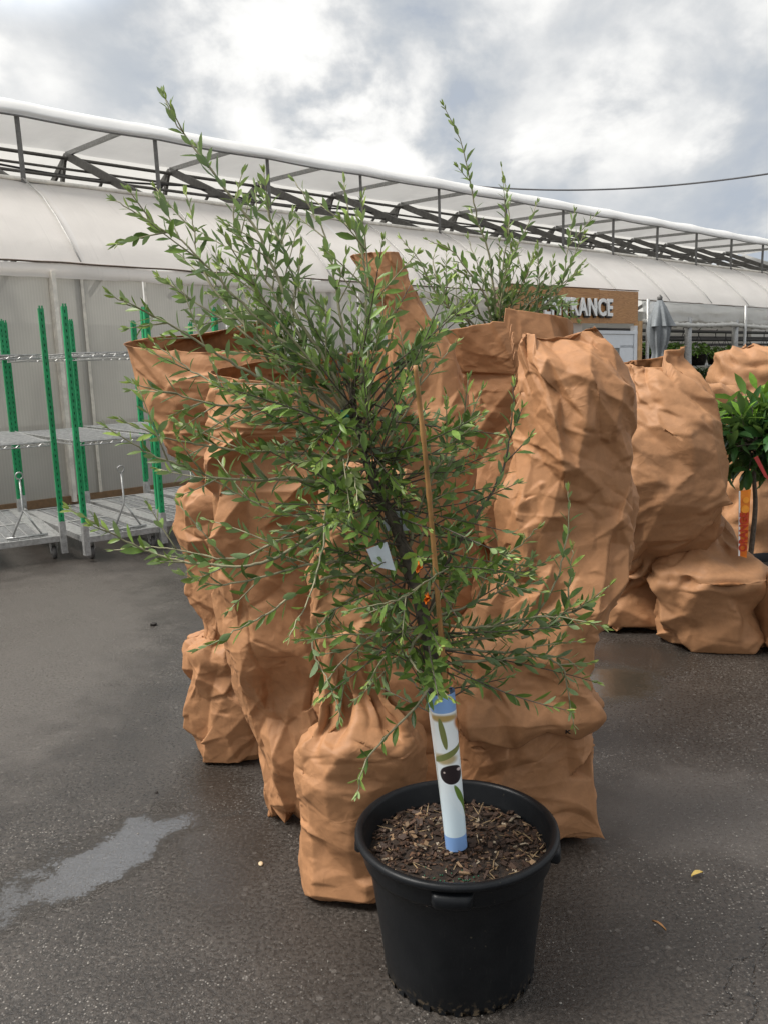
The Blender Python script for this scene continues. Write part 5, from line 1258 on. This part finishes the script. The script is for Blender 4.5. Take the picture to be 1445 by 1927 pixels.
# printed tag strip
TG = empty('plant_tag', P(1402, 1048, 4.45), 'tall orange plant tag reading ORANGE upright in the pot at the right edge', 'tag')
t4 = [P(x, y, 4.45) for x, y in [(1391, 1046), (1404, 1050), (1412, 921), (1392, 924)]]
tm, tt_, to_ = mat('orange_print'); tcx = tt_.new('ShaderNodeTexCoord').outputs['Object']; nz = tt_.noise(tcx, 7, 3)
principled(tt_, to_, tt_.ramp(nz, [(.35, (0.55, 0.09, 0.006)), (.55, (0.78, 0.24, 0.02)), (.72, (0.85, 0.42, 0.06))]), .3)
q = MB(); q.add(t4+[c_+np.array([0, .004, 0]) for c_ in t4], [(0, 1, 2, 3), (7, 6, 5, 4), (0, 4, 5, 1), (1, 5, 6, 2), (2, 6, 7, 3), (3, 7, 4, 0)]); q.build('tag_face', tm, TG)
q = MB(); q.bar((t4[0]+t4[3])/2*0+t4[0]-[.004, 0.001, 0], t4[3]-[.004, .001, 0], .008, .004, up=(0, 1, 0)); q.build('tag_edge', TXW, TG)
q = MB(); q.lathe(t4[0]*.7+t4[3]*.3+np.array([.045, -.002, 0]), [(0, 0), (.001, 0)], 4)
def disc(c_, r_, m_, nm):
    n = 24; vs = [c_]+[c_+np.array([r_*math.cos(a), 0, r_*math.sin(a)*1.0]) for a in np.linspace(0, 6.283, n, endpoint=False)]
    link_mesh(nm, vs, [(0, 1+(k+1) % n, 1+k) for k in range(n)], m_, TG, False)
f_ = t4[3]*.72+t4[0]*.28; OR2 = simple('fruit_orange', (0.88, 0.34, 0.03), .4, 0, .08, 30); disc(f_+np.array([.026, -.003, 0]), .021, OR2, 'printed_fruit'); f_ = t4[3]*.86+t4[0]*.14; disc(f_+np.array([.030, -.003, 0]), .016, OR2, 'printed_fruit')
upv = unit((t4[2]+t4[3])/2-(t4[0]+t4[1])/2); rv_ = unit(np.cross(upv, [0, 1, 0])); rv_ = rv_ if rv_[0] > 0 else -rv_
rot_t = Matrix((tuple(upv), tuple(-rv_), (0, -1, 0))).transposed()
text('lettering', 'ORANGE', .062, .0016, .0015, simple('tag_red', (0.55, 0.05, 0.015), .4), TG, t4[1]*.9+t4[2]*.1+np.array([-.004, -.005, 0]), rot_t, 'LEFT', .82)
rb = [P(x, y, 4.5) for x, y in [(1418, 862), (1425, 858), (1448, 905), (1438, 898)]]
q = MB(); q.add(rb+[c_+np.array([0, .003, 0]) for c_ in rb], [(0, 1, 2, 3), (7, 6, 5, 4), (0, 4, 5, 1), (1, 5, 6, 2), (2, 6, 7, 3), (3, 7, 4, 0)]); q.build('ribbon', REDPL, OT)

# ------------------------------------------------------------------ litter on the asphalt
rg = np.random.RandomState(31); V_, F_ = [], []
def rock(c_, r_, rg):
    k = len(V_); base = [(1, 0, 0), (-1, 0, 0), (0, 1, 0), (0, -1, 0), (0, 0, 1), (0, 0, -1)]
    for b_ in base: V_.append(np.array(c_)+np.array(b_)*r_*rg.uniform(.6, 1.2, 3)*[1, 1, .7])
    F_.extend([tuple(k+j for j in f) for f in [(0, 2, 4), (2, 1, 4), (1, 3, 4), (3, 0, 4), (2, 0, 5), (1, 2, 5), (3, 1, 5), (0, 3, 5)]])
for i in range(300):
    px, py = rg.uniform(-40, 1480), rg.uniform(1150, 1950); g_ = G(px, py)
    if rg.rand() < .4: g_ = G(rg.normal(1330, 90), rg.normal(1560, 110))
    rock((g_[0], g_[1], .001), rg.uniform(.0014, .0042), rg)
gr = link_mesh('loose_grit', V_, F_, STONE, None, False); tag(gr, 'fine pale grit scattered over the wet asphalt', 'grit', None, 'stuff')
def lump(px, py, r_, m_, name, label, cat, sq=1.0):
    g_ = G(px, py); bm = bmesh.new(); bmesh.ops.create_icosphere(bm, subdivisions=2, radius=r_)
    for v in bm.verts: v.co *= 1+.35*mnoise.noise(v.co*60+Vector((px, py, 0))); v.co.z *= .55; v.co.x *= sq
    me = bpy.data.meshes.new(name); bm.to_mesh(me); bm.free(); me.materials.append(m_)
    o = bpy.data.objects.new(name, me); COL.objects.link(o); o.location = (g_[0], g_[1], r_*.4); o.rotation_euler = (0, 0, px); tag(o, label, cat)
CLOD = simple('dark_clod', (0.02, 0.016, 0.013), .8)
lump(290, 1177, .022, CLOD, 'clod', 'dark clod lying alone on the asphalt left of the sleeves', 'clod')
lump(492, 1627, .009, simple('pale_chip', (0.6, 0.45, 0.28), .6), 'wood_chip', 'pale wood chip on the asphalt left of the nearest sleeve', 'wood chip', 1.3)
lump(1084, 1472, .012, simple('brown_clod', (0.09, 0.055, 0.035), .8), 'clod', 'small brown clod beside the right edge of the largest sleeve', 'clod')
lump(295, 1492, .007, CLOD, 'clod', 'tiny black clod at the edge of the left puddle', 'clod')
def dryleaf(px, py, l_, w_, ang, col, label):
    g_ = G(px, py); c_, s__ = math.cos(ang), math.sin(ang); vs = []
    for i in range(7):
        u = i/6; w = w_*math.sin(math.pi*min(.98, max(.06, u)))**.8
        for sd_ in (-1, 0, 1): x, y = (u-.5)*l_, sd_*w/2; vs.append((g_[0]+x*c_-y*s__, g_[1]+x*s__+y*c_, .004+.006*abs(sd_)+.006*math.sin(u*3.1)))
    o = link_mesh('fallen_leaf', vs, gridfaces(7, 3, False), simple('dry_leaf', col, .6), None, True, at=(g_[0], g_[1], 0)); tag(o, label, 'leaf')
dryleaf(1311, 1649, .045, .018, .4, (.62, .44, .12), 'curled yellow leaf on the asphalt right of the black pot')
dryleaf(1239, 1746, .05, .008, 2.1, (.38, .19, .07), 'thin brown leaf sliver on the asphalt right of the black pot')
